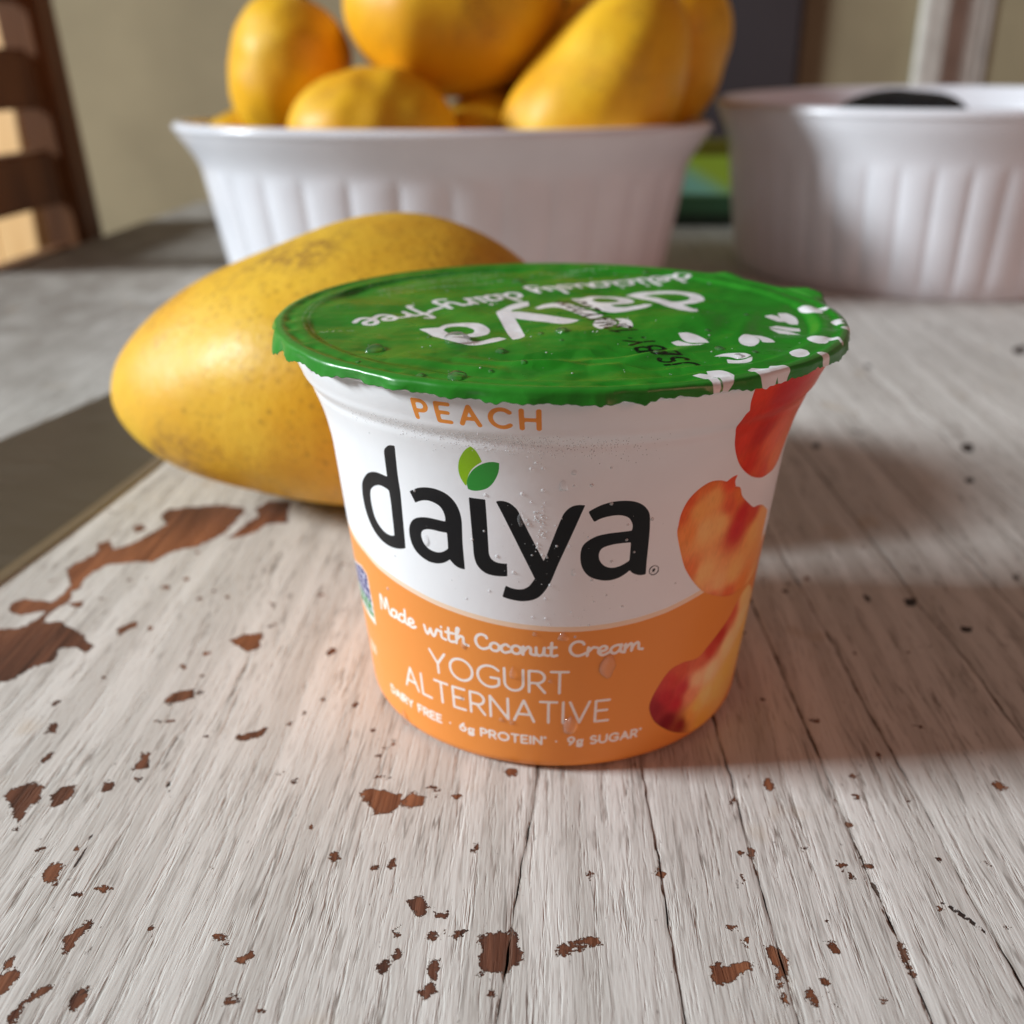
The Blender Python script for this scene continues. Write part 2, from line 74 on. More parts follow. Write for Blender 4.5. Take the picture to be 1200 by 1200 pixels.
LID_DROPS = [(-27.24,-24.76,1.54),(-15.58,-19.96,2.1),(-8.45,-25.95,0.84),(-8.17,28.78,1.12),(0.57,-14.15,1.05),(-2.77,-14.88,0.56),(0.45,-19.22,0.42),(-20.15,-16.83,0.49),(24.16,-21.87,0.77),(23.68,-10.74,0.45),(23.22,-15.4,0.42),(31.69,0.35,0.45),(26.09,-27.34,0.7),(-13.52,-41.36,1.26),(-18.36,-41.16,0.7),(28.77,-25.24,0.49),(-27.99,-34.57,0.42),(6.59,3.3,0.42),(14.34,-26.9,0.56),(-4.79,-33.5,0.49),(-9.22,-37.31,0.42),(17.54,38.38,0.7)]
BODY_DROPS = [(8.82,21.25,1.68,2.24),(3.14,9.71,1.4,1.96),(-31.19,1.89,1.12,1.54),(-6.39,19.61,0.7,1.12),(1.55,27.04,0.98,0.84),(-14.65,23.54,0.56,0.98),(-6.76,9.57,0.56,0.56),(-16.0,12.48,0.56,0.56),(-8.56,9.78,0.7,0.42),(0.95,53.28,0.7,0.98),(2.31,55.42,0.49,0.49),(-0.3,18.48,0.42,0.42),(-2.77,27.35,0.56,0.42),(2.74,38.7,0.42,0.7),(-4.75,47.35,0.56,1.26),(-19.66,41.08,0.56,0.98)]
# ------------------------------------------------------------------ helpers
def lin(c):
    out = []
    for v in c:
        v = v / 255.0
        out.append(v / 12.92 if v <= 0.04045 else ((v + 0.055) / 1.055) ** 2.4)
    return tuple(out)

def tag(o, label=None, cat=None, group=None, kind=None):
    if label: o['label'] = label
    if cat: o['category'] = cat
    if group: o['group'] = group
    if kind: o['kind'] = kind
    return o

def empty(name, loc=(0, 0, 0)):
    o = bpy.data.objects.new(name, None)
    COL.objects.link(o); o.location = loc; o.empty_display_size = 0.02
    return o

def mesh_obj(name, verts, faces, mat=None, parent=None, smooth=True):
    me = bpy.data.meshes.new(name)
    verts = np.asarray(verts, dtype=np.float32)
    if isinstance(faces, np.ndarray):
        n, k = faces.shape
        me.vertices.add(len(verts)); me.vertices.foreach_set('co', verts.ravel())
        me.loops.add(n * k); me.loops.foreach_set('vertex_index', faces.astype(np.int32).ravel())
        me.polygons.add(n)
        me.polygons.foreach_set('loop_start', np.arange(0, n * k, k, dtype=np.int32))
        me.update(calc_edges=True)
    else:
        me.from_pydata(verts.tolist(), [], faces)
    me.validate()
    me.polygons.foreach_set('use_smooth', [smooth] * len(me.polygons))
    if mat: me.materials.append(mat)
    o = bpy.data.objects.new(name, me); COL.objects.link(o)
    if parent: o.parent = parent
    return o

def bm_obj(name, bm, mat, parent=None, smooth=False):
    me = bpy.data.meshes.new(name); bm.to_mesh(me); bm.free()
    me.polygons.foreach_set('use_smooth', [smooth] * len(me.polygons))
    me.materials.append(mat)
    o = bpy.data.objects.new(name, me); COL.objects.link(o)
    if parent: o.parent = parent
    return o

def box(name, lo, hi, mat, parent=None, bevel=0.002, seg=2):
    bm = bmesh.new(); bmesh.ops.create_cube(bm, size=1)
    for v in bm.verts:
        for i in range(3):
            v.co[i] = lo[i] if v.co[i] < 0 else hi[i]
    if bevel: bmesh.ops.bevel(bm, geom=list(bm.edges), offset=bevel, segments=seg, affect='EDGES', profile=0.6)
    return bm_obj(name, bm, mat, parent, smooth=False)

def grid_faces(nr, nc, wrap=False):
    i = np.arange(nr - 1)[:, None]; j = np.arange(nc if wrap else nc - 1)[None, :]
    jn = (j + 1) % nc
    f = np.stack([i * nc + j, i * nc + jn, (i + 1) * nc + jn, (i + 1) * nc + j], -1)
    return f.reshape(-1, 4)

def attr(o, name, vals):
    a = o.data.attributes.new(name, 'FLOAT', 'POINT'); a.data.foreach_set('value', np.asarray(vals, np.float32))

def attr_col(o, name, vals):
    a = o.data.attributes.new(name, 'FLOAT_COLOR', 'POINT')
    v = np.ones((len(vals), 4), np.float32); v[:, :3] = vals
    a.data.foreach_set('color', v.ravel())

class Waves:
    """smooth 2-D noise, a sum of random cosines"""
    def __init__(self, wl, n=24, seed=0):
        r = np.random.default_rng(seed)
        a = r.uniform(0, 2 * np.pi, n); k = 2 * np.pi / (wl * r.uniform(.6, 1.6, n))
        self.kx, self.ky, self.ph = k * np.cos(a), k * np.sin(a), r.uniform(0, 2 * np.pi, n); self.n = n
    def __call__(self, x, y):
        s = 0
        for a, b, p in zip(self.kx, self.ky, self.ph): s = s + np.cos(a * x + b * y + p)
        return s / math.sqrt(self.n / 2)

# ---- flat print: signed distance fields in millimetres (positive inside the ink)
def smooth_poly(poly, sub=5, corner=42):
    p = np.array(poly, float); n = len(p); out = []
    d = np.roll(p, -1, 0) - p
    ang = np.arctan2(d[:, 1], d[:, 0])
    turn = np.degrees(np.abs((ang - np.roll(ang, 1) + np.pi) % (2 * np.pi) - np.pi))
    cor = turn > corner
    for i in range(n):
        p1, p2 = p[i], p[(i + 1) % n]
        p0 = p[i - 1] if not cor[i] else p1 - (p2 - p1)
        p3 = p[(i + 2) % n] if not cor[(i + 1) % n] else p2 + (p2 - p1)
        for k in range(sub):
            t = k / sub
            out.append(0.5 * (2 * p1 + (p2 - p0) * t + (2 * p0 - 5 * p1 + 4 * p2 - p3) * t * t + (3 * p1 - p0 - 3 * p2 + p3) * t ** 3))
    return np.array(out)

def seg_dist(x, y, a, b):
    dx, dy = b[0] - a[0], b[1] - a[1]; l = dx * dx + dy * dy + 1e-12
    t = np.clip(((x - a[0]) * dx + (y - a[1]) * dy) / l, 0, 1)
    return np.hypot(x - a[0] - t * dx, y - a[1] - t * dy)

class Field:
    """union of shapes sampled on scattered points (x, y) in mm"""
    def __init__(self, x, y, clamp=1.2):
        self.x, self.y, self.c = x, y, clamp
        self.v = np.full(x.shape, -clamp)
    def _sel(self, pts, pad):
        lo, hi = pts.min(0) - pad, pts.max(0) + pad
        return np.where((self.x > lo[0]) & (self.x < hi[0]) & (self.y > lo[1]) & (self.y < hi[1]))[0]
    def _poly(self, p, x, y):
        d = np.full(x.shape, 9e9); ins = np.zeros(x.shape, bool)
        for a, b in zip(p, np.roll(p, -1, 0)):
            d = np.minimum(d, seg_dist(x, y, a, b))
            c = (a[1] > y) != (b[1] > y)
            if a[1] != b[1]:
                ins ^= c & (x < (b[0] - a[0]) * (y - a[1]) / (b[1] - a[1]) + a[0])
        return np.where(ins, d, -d)
    def poly(self, poly, holes=(), smooth=True):
        p = smooth_poly(poly) if smooth else np.array(poly, float)
        i = self._sel(p, self.c)
        if len(i) == 0: return
        d = self._poly(p, self.x[i], self.y[i])
        for h in holes:
            h = smooth_poly(h) if smooth else np.array(h, float)
            d = np.minimum(d, -self._poly(h, self.x[i], self.y[i]))
        self.v[i] = np.maximum(self.v[i], np.clip(d, -self.c, self.c))
    def stroke(self, pts, width):
        p = np.array(pts, float); i = self._sel(p, self.c + width)
        if len(i) == 0: return
        x, y = self.x[i], self.y[i]; d = np.full(x.shape, 9e9)
        if len(p) == 1: d = np.hypot(x - p[0, 0], y - p[0, 1])
        for a, b in zip(p[:-1], p[1:]): d = np.minimum(d, seg_dist(x, y, a, b))
        self.v[i] = np.maximum(self.v[i], np.clip(width / 2 - d, -self.c, self.c))

def arc(cx, cy, rx, ry, a0, a1, n=12):
    t = np.radians(np.linspace(a0, a1, n)); return [(cx + rx * math.cos(u), cy + ry * math.sin(u)) for u in t]

# stroke alphabet: glyph -> (advance width, strokes), cap height 1
SANS = {
 'A': (.80, [[(0, 0), (.40, 1), (.80, 0)], [(.14, .33), (.66, .33)]]),
 'B': (.58, [[(0, 0), (0, 1)], [(0, 1)] + arc(.28, .76, .24, .24, 90, -90) + [(0, .52)], [(0, .52)] + arc(.30, .26, .28, .26, 90, -90) + [(0, 0)]]),
 'C': (.80, [arc(.48, .5, .48, .5, 45, 315, 20)]),
 'D': (.74, [[(0, 0), (0, 1)] + arc(.26, .5, .48, .5, 90, -90, 16) + [(0, 0)]]),
 'E': (.55, [[(.55, 1), (0, 1), (0, 0), (.55, 0)], [(0, .52), (.48, .52)]]),
 'F': (.52, [[(.52, 1), (0, 1), (0, 0)], [(0, .5), (.46, .5)]]),
 'G': (.88, [arc(.5, .5, .5, .5, 42, 318, 20) + [(.88, .18), (.88, .46), (.55, .46)]]),
 'H': (.72, [[(0, 0), (0, 1)], [(.72, 0), (.72, 1)], [(0, .5), (.72, .5)]]),
 'I': (.02, [[(0, 0), (0, 1)]]),
 'L': (.50, [[(0, 1), (0, 0), (.50, 0)]]),
 'M': (.85, [[(0, 0), (0, 1), (.42, .35), (.85, 1), (.85, 0)]]),
 'N': (.74, [[(0, 0), (0, 1), (.74, 0), (.74, 1)]]),
 'O': (1.0, [arc(.5, .5, .5, .5, 0, 360, 28)]),
 'P': (.58, [[(0, 0), (0, 1)] + arc(.30, .72, .28, .28, 90, -90) + [(0, .44)]]),
 'R': (.62, [[(0, 0), (0, 1)] + arc(.30, .72, .30, .28, 90, -90) + [(0, .44)], [(.28, .44), (.62, 0)]]),
 'S': (.58, [arc(.29, .75, .26, .25, 40, 250, 14) + arc(.29, .26, .29, .26, 80, -140, 14)]),
 'T': (.66, [[(0, 1), (.66, 1)], [(.33, 1), (.33, 0)]]),
 'U': (.74, [[(0, 1), (0, .36)] + arc(.37, .36, .37, .36, 180, 360, 14) + [(.74, .36), (.74, 1)]]),
 'V': (.78, [[(0, 1), (.39, 0), (.78, 1)]]),
 'Y': (.74, [[(0, 1), (.37, .45), (.74, 1)], [(.37, .45), (.37, 0)]]),
 '0': (.55, [arc(.28, .5, .28, .5, 0, 360, 18)]),
 '1': (.25, [[(0, .78), (.25, 1), (.25, 0)]]),
 '2': (.55, [arc(.27, .72, .27, .28, 170, -30, 10) + [(0, 0), (.55, 0)]]),
 '3': (.55, [arc(.27, .75, .25, .25, 150, -90, 10) + arc(.27, .26, .28, .26, 90, -150, 10)]),
 '6': (.60, [arc(.30, .32, .30, .32, 0, 360, 18), [(.02, .40), (.20, .74), (.44, 1)]]),
 '9': (.60, [arc(.30, .68, .30, .32, 0, 360, 18), [(.58, .60), (.40, .26), (.16, 0)]]),
 'g': (.52, [arc(.25, .34, .24, .26, 0, 360, 16), arc(.25, -.12, .26, .16, 0, 360, 16), [(.10, .12), (.08, .0)], [(.40, .54), (.54, .60)]]),
 '*': (.10, [arc(.05, .92, .05, .05, 0, 360, 6)]),
 ':': (.06, [[(0, .15)], [(0, .65)]]),
 '.': (.02, [[(0, .45)]]),
 ' ': (.28, []),
}
SCRIPT = {
 'M': (.95, [[(.02, .0), (.10, .95), (.20, 1.0), (.38, .35), (.48, .30), (.62, 1.0), (.72, .98), (.80, .15), (.95, .0)]]),
 'C': (.72, [[(.62, .82)] + arc(.38, .52, .36, .50, 60, 300, 16) + [(.70, .18)]]),
 'a': (.62, [[(.50, .48), (.36, .58), (.12, .48), (.03, .22), (.16, .02), (.34, .08), (.50, .40), (.50, .58), (.48, .14), (.62, .02)]]),
 'b': (.6, [[(.05, 1.0), (.05, .1), (.2, 0), (.45, .1), (.5, .4), (.3, .55), (.08, .4)]]),
 'c': (.50, [[(.42, .46), (.28, .58), (.08, .42), (.06, .14), (.22, .0), (.50, .12)]]),
 'd': (.66, [[(.50, .46), (.34, .58), (.10, .46), (.03, .20), (.16, .02), (.36, .10), (.50, .40), (.54, 1.02), (.50, .16), (.66, .02)]]),
 'e': (.54, [[(.06, .24), (.34, .30), (.42, .46), (.30, .60), (.12, .50), (.04, .22), (.18, .0), (.34, .0), (.54, .14)]]),
 'f': (.46, [[(.50, .98), (.36, 1.05), (.26, .90), (.22, .40), (.16, -.30), (.04, -.34)], [(.02, .46), (.44, .54)]]),
 'h': (.62, [[(.06, 0), (.12, .60), (.22, 1.04), (.12, 1.02), (.08, .30), (.26, .56), (.40, .50), (.42, .12), (.62, .02)]]),
 'i': (.28, [[(.08, .54), (.08, .12), (.28, .02)], [(.10, .84)]]),
 'l': (.28, [[(.08, 1.0), (.08, .12), (.28, .02)]]),
 'm': (.90, [[(.04, .0), (.06, .56), (.10, .30), (.26, .56), (.36, .46), (.36, .04), (.42, .34), (.58, .56), (.68, .46), (.70, .12), (.90, .02)]]),
 'n': (.62, [[(.04, .0), (.06, .56), (.10, .28), (.28, .56), (.42, .46), (.42, .12), (.62, .02)]]),
 'o': (.54, [arc(.27, .29, .23, .28, 80, 440, 18)]),
 'r': (.46, [[(.04, 0), (.08, .58), (.12, .34), (.28, .56), (.46, .52)]]),
 's': (.42, [[(.36, .50), (.22, .58), (.10, .46), (.30, .22), (.24, .02), (.04, .04)]]),
 't': (.42, [[(.16, .92), (.14, .14), (.24, .0), (.42, .06)], [(0, .58), (.38, .62)]]),
 'u': (.62, [[(.04, .56), (.06, .16), (.20, .0), (.38, .14), (.44, .56), (.44, .12), (.62, .02)]]),
 'w': (.82, [[(.02, .54), (.10, .08), (.20, .04), (.36, .46), (.42, .08), (.54, .04), (.70, .54), (.82, .50)]]),
 'y': (.56, [[(.04, .56), (.08, .18), (.22, .06), (.42, .30), (.46, .56), (.42, -.20), (.24, -.38), (.06, -.26)]]),
 '-': (.44, [[(.04, .32), (.40, .36)]]),
 ' ': (.34, []),
}
def smooth_line(p, sub=4):
    p = [np.array(q, float) for q in p]
    if len(p) < 3: return p
    p = [2 * p[0] - p[1]] + p + [2 * p[-1] - p[-2]]; out = []
    for i in range(1, len(p) - 2):
        p0, p1, p2, p3 = p[i - 1:i + 3]
        for k in range(sub):
            t = k / sub
            out.append(0.5 * (2 * p1 + (p2 - p0) * t + (2 * p0 - 5 * p1 + 4 * p2 - p3) * t * t + (3 * p1 - p0 - 3 * p2 + p3) * t ** 3))
    out.append(p[-2]); return out

def write(field, text, place, length, cap, width, font=SANS, gap=.26, slant=0):
    """lay a line of text on a baseline; place(u, v): u along the line 0..length, v above it (both mm)"""
    total = sum(font[c][0] for c in text) + gap * (len(text) - 1)
    k = length / total; u = 0
    for c in text:
        wd, strokes = font[c]
        for s in strokes:
            if font is SCRIPT: s = smooth_line(s)
            field.stroke([place((u + q[0]) * k + slant * q[1] * cap, q[1] * cap) for q in s], width)
        u += wd + gap

# ---- node helpers
class NT:
    def __init__(self, name):
        self.mat = bpy.data.materials.new(name); self.mat.use_nodes = True
        self.t = self.mat.node_tree; self.b = self.t.nodes['Principled BSDF']; self.out = self.t.nodes['Material Output']
    def n(self, typ, **kw):
        nd = self.t.nodes.new(typ)
        for k, v in kw.items(): setattr(nd, k, v)
        return nd
    def l(self, a, b): self.t.links.new(a, b)
    def put(self, sock, v):
        if isinstance(v, bpy.types.NodeSocket): self.l(v, sock)
        elif v is not None: sock.default_value = v
    def math(self, op, a, b=None, clamp=False):
        nd = self.n('ShaderNodeMath', operation=op); nd.use_clamp = clamp
        self.put(nd.inputs[0], a)
        if b is not None: self.put(nd.inputs[1], b)
        return nd.outputs[0]
    def ramp(self, v, lo, hi, a=0., b=1.):
        nd = self.n('ShaderNodeMapRange'); nd.clamp = True
        self.put(nd.inputs[0], v)
        for i, q in zip((1, 2, 3, 4), (lo, hi, a, b)): self.put(nd.inputs[i], q)
        return nd.outputs[0]
    def mix(self, f, a, b, mode='MIX'):
        nd = self.n('ShaderNodeMix', data_type='RGBA', blend_type=mode)
        c = lambda v: (*v, 1) if isinstance(v, tuple) and len(v) == 3 else v
        self.put(nd.inputs[0], f); self.put(nd.inputs[6], c(a)); self.put(nd.inputs[7], c(b))
        return nd.outputs[2]
    def attr(self, name, out='Fac'):
        return self.n('ShaderNodeAttribute', attribute_name=name).outputs[out]
    def coord(self, scale=(1, 1, 1), loc=(0, 0, 0), kind='Object'):
        tc = self.n('ShaderNodeTexCoord'); mp = self.n('ShaderNodeMapping')
        self.l(tc.outputs[kind], mp.inputs[0]); mp.inputs['Scale'].default_value = scale; mp.inputs['Location'].default_value = loc
        return mp.outputs[0]
    def noise(self, vec, scale=1., detail=3., rough=.55, dist=0.):
        nd = self.n('ShaderNodeTexNoise'); self.put(nd.inputs['Vector'], vec)
        nd.inputs['Scale'].default_value = scale; nd.inputs['Detail'].default_value = detail
        nd.inputs['Roughness'].default_value = rough; nd.inputs['Distortion'].default_value = dist
        return nd.outputs['Fac']
    def vor(self, vec, scale, feature='F1'):
        nd = self.n('ShaderNodeTexVoronoi', feature=feature); self.put(nd.inputs['Vector'], vec); nd.inputs['Scale'].default_value = scale
        return nd.outputs['Distance']
    def bump(self, h, dist, strength=1., normal=None):
        nd = self.n('ShaderNodeBump'); self.put(nd.inputs['Height'], h)
        nd.inputs['Distance'].default_value = dist; nd.inputs['Strength'].default_value = strength
        if normal is not None: self.l(normal, nd.inputs['Normal'])
        return nd.outputs[0]
    def set(self, **kw):
        for k, v in kw.items():
            s = self.b.inputs[k.replace('_', ' ')]
            self.put(s, (*v, 1) if isinstance(v, tuple) and len(v) == 3 and s.type == 'RGBA' else v)
        return self.mat

# ------------------------------------------------------------------ materials of the setting
def make_table_material():
    m = NT('weathered_white_paint')
    rnd = m.n('ShaderNodeObjectInfo').outputs['Random']
    off = m.n('ShaderNodeCombineXYZ'); m.l(m.math('MULTIPLY', rnd, 3.1), off.inputs[0]); m.l(m.math('MULTIPLY', rnd, 7.7), off.inputs[1])
    tc = m.n('ShaderNodeTexCoord')
    add = m.n('ShaderNodeVectorMath', operation='ADD'); m.l(tc.outputs['Object'], add.inputs[0]); m.l(off.outputs[0], add.inputs[1])
    # grain wanders a little: shift x by a slow noise of y
    wob = m.noise(m.coord((14, 9, 1)), 1, 2)
    wv = m.n('ShaderNodeCombineXYZ'); m.l(m.math('MULTIPLY', m.math('SUBTRACT', wob, .5), .004), wv.inputs[0])
    add2 = m.n('ShaderNodeVectorMath', operation='ADD'); m.l(add.outputs[0], add2.inputs[0]); m.l(wv.outputs[0], add2.inputs[1])
    def sc(s):
        mp = m.n('ShaderNodeMapping'); m.l(add2.outputs[0], mp.inputs[0]); mp.inputs['Scale'].default_value = s; return mp.outputs[0]
    fine = m.noise(sc((1500, 120, 1)), 1, 2, .6)
    mid = m.noise(sc((560, 40, 1)), 1, 4, .74)
    coarse = m.noise(sc((210, 8, 1)), 1, 3, .5)
    patch = m.noise(sc((55, 30, 1)), 1, 3, .6)
    speck = m.noise(sc((800, 330, 1)), 1, 3, .7)
    n1 = m.noise(m.coord(), 1000, 3, .75); n2 = m.noise(m.coord(), 300, 2, .5)
    # paint: thick smooth areas, rubbed areas where the grain shows
    rub = m.ramp(patch, .34, .64)
    paint = m.mix(m.ramp(coarse, .36, .64), lin((198, 194, 187)), lin((222, 219, 213)))
    paint = m.mix(m.math('MULTIPLY', m.attr('grey'), m.ramp(patch, .3, .6, .55, 1.0)), paint, lin((146, 140, 132)))  # weaker light on the far and left boards, painted into the colour
    pore = m.math('MULTIPLY', m.ramp(fine, .46, .36), m.ramp(rub, 0, 1, .20, 1.0))
    line = m.math('MULTIPLY', m.ramp(mid, .405, .35), m.ramp(rub, 0, 1, .15, 1.0))
    hair = m.math('MULTIPLY', m.ramp(m.math('ABSOLUTE', m.math('SUBTRACT', coarse, .47)), .011, .004), m.ramp(fine, .40, .56))
    dots = m.math('MULTIPLY', m.ramp(speck, .33, .27), m.ramp(rub, 0, 1, .3, 1))
    paint = m.mix(m.math('MULTIPLY', pore, .40), paint, lin((116, 103, 91)))
    paint = m.mix(m.math('MULTIPLY', line, .80), paint, lin((104, 90, 78)))
    paint = m.mix(m.math('MULTIPLY', hair, .55), paint, lin((92, 76, 64)))
    paint = m.mix(m.math('MULTIPLY', dots, .85), paint, lin((78, 58, 46)))
    stain = m.ramp(m.noise(sc((60, 45, 1)), 1, 2), .66, .74)
    paint = m.mix(m.math('MULTIPLY', stain, .30), paint, lin((182, 156, 118)))
    # bare wood where the paint has flaked: traced flakes with a ragged edge
    rag = m.math('ADD', m.math('MULTIPLY', m.math('SUBTRACT', n1, .5), 2.4), m.math('MULTIPLY', m.math('SUBTRACT', n2, .5), 2.2))
    edge = m.math('ADD', m.attr('chip'), m.math('ADD', rag, .06))
    near = m.ramp(m.attr('seam'), 0.0, 1.5, 1.0, 0.0)
    joint = m.math('SUBTRACT', m.math('MULTIPLY', near, m.math('MULTIPLY', m.noise(sc((700, 120, 1)), 1, 3, .65), 1.35)), .74)
    flake = m.math('MAXIMUM', edge, m.math('MULTIPLY', joint, 1.2))
    bare = m.ramp(flake, -.02, .04)
    lipp = m.math('MULTIPLY', m.ramp(flake, -.30, -.06), .45)
    paint = m.mix(m.math('MULTIPLY', lipp, m.ramp(m.attr('chip'), -1.4, -.6)), paint, lin((232, 226, 216)))
    wg = m.noise(sc((560, 20, 1)), 1, 4, .65)
    hue = m.noise(m.coord((16, 16, 1)), 1, 1)
    wood = m.mix(m.ramp(wg, .34, .66), lin((58, 33, 25)), lin((122, 78, 58)))
    wood = m.mix(m.ramp(m.n('ShaderNodeTexCoord').outputs['Object'], 0, 1) if False else m.ramp(hue, .42, .60), wood, m.mix(m.ramp(wg, .34, .66), lin((106, 60, 40)), lin((166, 108, 74))))
    edge_dark = m.math('MULTIPLY', m.ramp(flake, .38, .05), .55)  # bare wood gets darker just inside the flake outline
    wood = m.mix(edge_dark, wood, lin((44, 26, 20)))
    crack = m.ramp(m.math('ADD', m.attr('crack'), m.math('MULTIPLY', m.math('SUBTRACT', n1, .5), .5)), -.05, .08)
    wood = m.mix(crack, wood, lin((52, 42, 38)))
    gone = m.math('MAXIMUM', bare, crack)
    col = m.mix(gone, paint, wood)
    groove = m.math('MULTIPLY', m.ramp(m.attr('seam'), .0, .45, 1, 0), .5)
    col = m.mix(groove, col, lin((110, 94, 82)))
    # relief: grain, then the thickness of the paint film
    h = m.math('ADD', m.math('MULTIPLY', fine, .35), m.math('MULTIPLY', m.ramp(mid, .33, .47), .30))
    nb_ = m.bump(h, .00034, 1.0)
    m.l(m.bump(m.math('MULTIPLY', m.math('MAXIMUM', m.ramp(flake, -.10, .10), crack), -1), .00030, .9, nb_), m.b.inputs['Normal'])
    return m.set(Base_Color=col, Roughness=m.ramp(bare, 0, 1, .62, .5), Specular_IOR_Level=.35)
MAT_TABLE = make_table_material()

def plain(name, col, rough=.5, spec=.5, noise=None, bump=None, **kw):
    m = NT(name); c = lin(col)
    v = m.noise(m.coord(), 40 if noise is None else noise, 3)
    m.set(Base_Color=m.mix(m.ramp(v, .35, .65), tuple(x * .9 for x in c), tuple(min(1, x * 1.08) for x in c)), Roughness=rough, Specular_IOR_Level=spec, **kw)
    if bump: m.l(m.bump(m.noise(m.coord(), bump[0], 3), bump[1]), m.b.inputs['Normal'])
    return m.mat

def wood_mat(name, dark, light, scale=(60, 60, 6), rough=.5):
    m = NT(name); g = m.noise(m.coord(scale), 1, 4, .6, .6)
    m.l(m.bump(g, .0006), m.b.inputs['Normal'])
    return m.set(Base_Color=m.mix(m.ramp(g, .32, .68), lin(dark), lin(light)), Roughness=rough)

# ------------------------------------------------------------------ the setting: wall and table
MAT_WALL = plain('beige_wall_paint', (160, 147, 118), .8, .2, 6, (300, .0004))
MAT_WALL2 = plain('cream_wall_paint', (176, 164, 132), .8, .2, 6, (300, .0004))
MAT_TRIM = plain('white_trim_paint', (206, 202, 192), .45)
wall = mesh_obj('wall', [(-2.2, 1.45, -.75), (.53, 1.45, -.75), (.53, 1.45, 1.6), (-2.2, 1.45, 1.6), (-2.2, 1.55, -.75), (.53, 1.55, -.75), (.53, 1.55, 1.6), (-2.2, 1.55, 1.6)],
                [(0, 1, 2, 3), (5, 4, 7, 6), (4, 0, 3, 7), (1, 5, 6, 2), (3, 2, 6, 7), (4, 5, 1, 0)], MAT_WALL, smooth=False)
tag(wall, kind='structure')
wall_r = box('wall_right', (.60, 1.446, -.75), (2.0, 1.57, 1.6), MAT_WALL2, bevel=0)
tag(wall_r, kind='structure')
trim = box('door_casing', (.497, 1.425, -.75), (.535, 1.449, 1.6), MAT_TRIM, bevel=.006)
tag(trim, 'white door casing running up the beige wall behind the bowls', 'door casing')
trim2 = box('casing_edge', (.5355, 1.440, -.75), (.585, 1.57, 1.6), MAT_TRIM, trim, bevel=.004)
trim3 = box('casing_edge', (.5855, 1.442, -.75), (.598, 1.57, 1.6), MAT_TRIM, trim, bevel=.003)

MAT_CAB = plain('dark_grey_laminate', (58, 55, 58), .5, .4, 5)
cab = empty('cabinet', (.18, 1.2, -.75))
tag(cab, 'tall dark grey cabinet standing against the wall behind the bowls', 'cabinet')
def local_box(name, lo, hi, mat, parent, bevel=.002):
    p = parent.location
    return box(name, [lo[i] - p[i] for i in range(3)], [hi[i] - p[i] for i in range(3)], mat, parent, bevel)
local_box('cabinet_body', (.05, 1.438, -.75), (.337, 1.4485, 1.3), MAT_CAB, cab, .006)
local_box('cabinet_door', (.055, 1.430, -.70), (.332, 1.4375, 1.28), MAT_CAB, cab, .004)

# table: boards with open joints; joint lines in mm, x at y=0 and drift with y
JOINTS = [(-322, 0), (-178, .01), (0.6, .078), (14.0, -.035), (28.6, -.028), (44.2, -.036), (57.0, -.045),
          (81.5, -.05), (101.0, -.05), (129.0, -.045), (158, -.03), (190, -.03), (226, -.02), (265, -.02), (310, -.01), (352, 0), (400, 0), (450, 0)]
YS = np.concatenate([np.arange(-140, -92, 2.0), np.arange(-92, 60, .7), np.arange(60, 140, 1.2), np.arange(140, 330, 3.0), np.arange(330, 765, 9.0)])
Y_END = YS[-1]
jw = Waves(22, 16, 3); jw2 = Waves(5, 16, 4); gw = Waves(9, 12, 5)
def joint_x(i, y):
    x, s = JOINTS[i]
    tight = 1.0 if 2 <= i <= 9 else .35
    return x + s * np.clip(y, -120, 260) + (.16 * jw(y * .6, i * 77.0) + .05 * jw2(y, i * 31.0)) * tight
def joint_gap(i, y):
    base = .06 if i in (3, 7, 8) else (.10 if 2 <= i <= 9 else .02)
    return np.clip(base * (1 + 1.3 * gw(y, i * 53.0)), .012, .42)

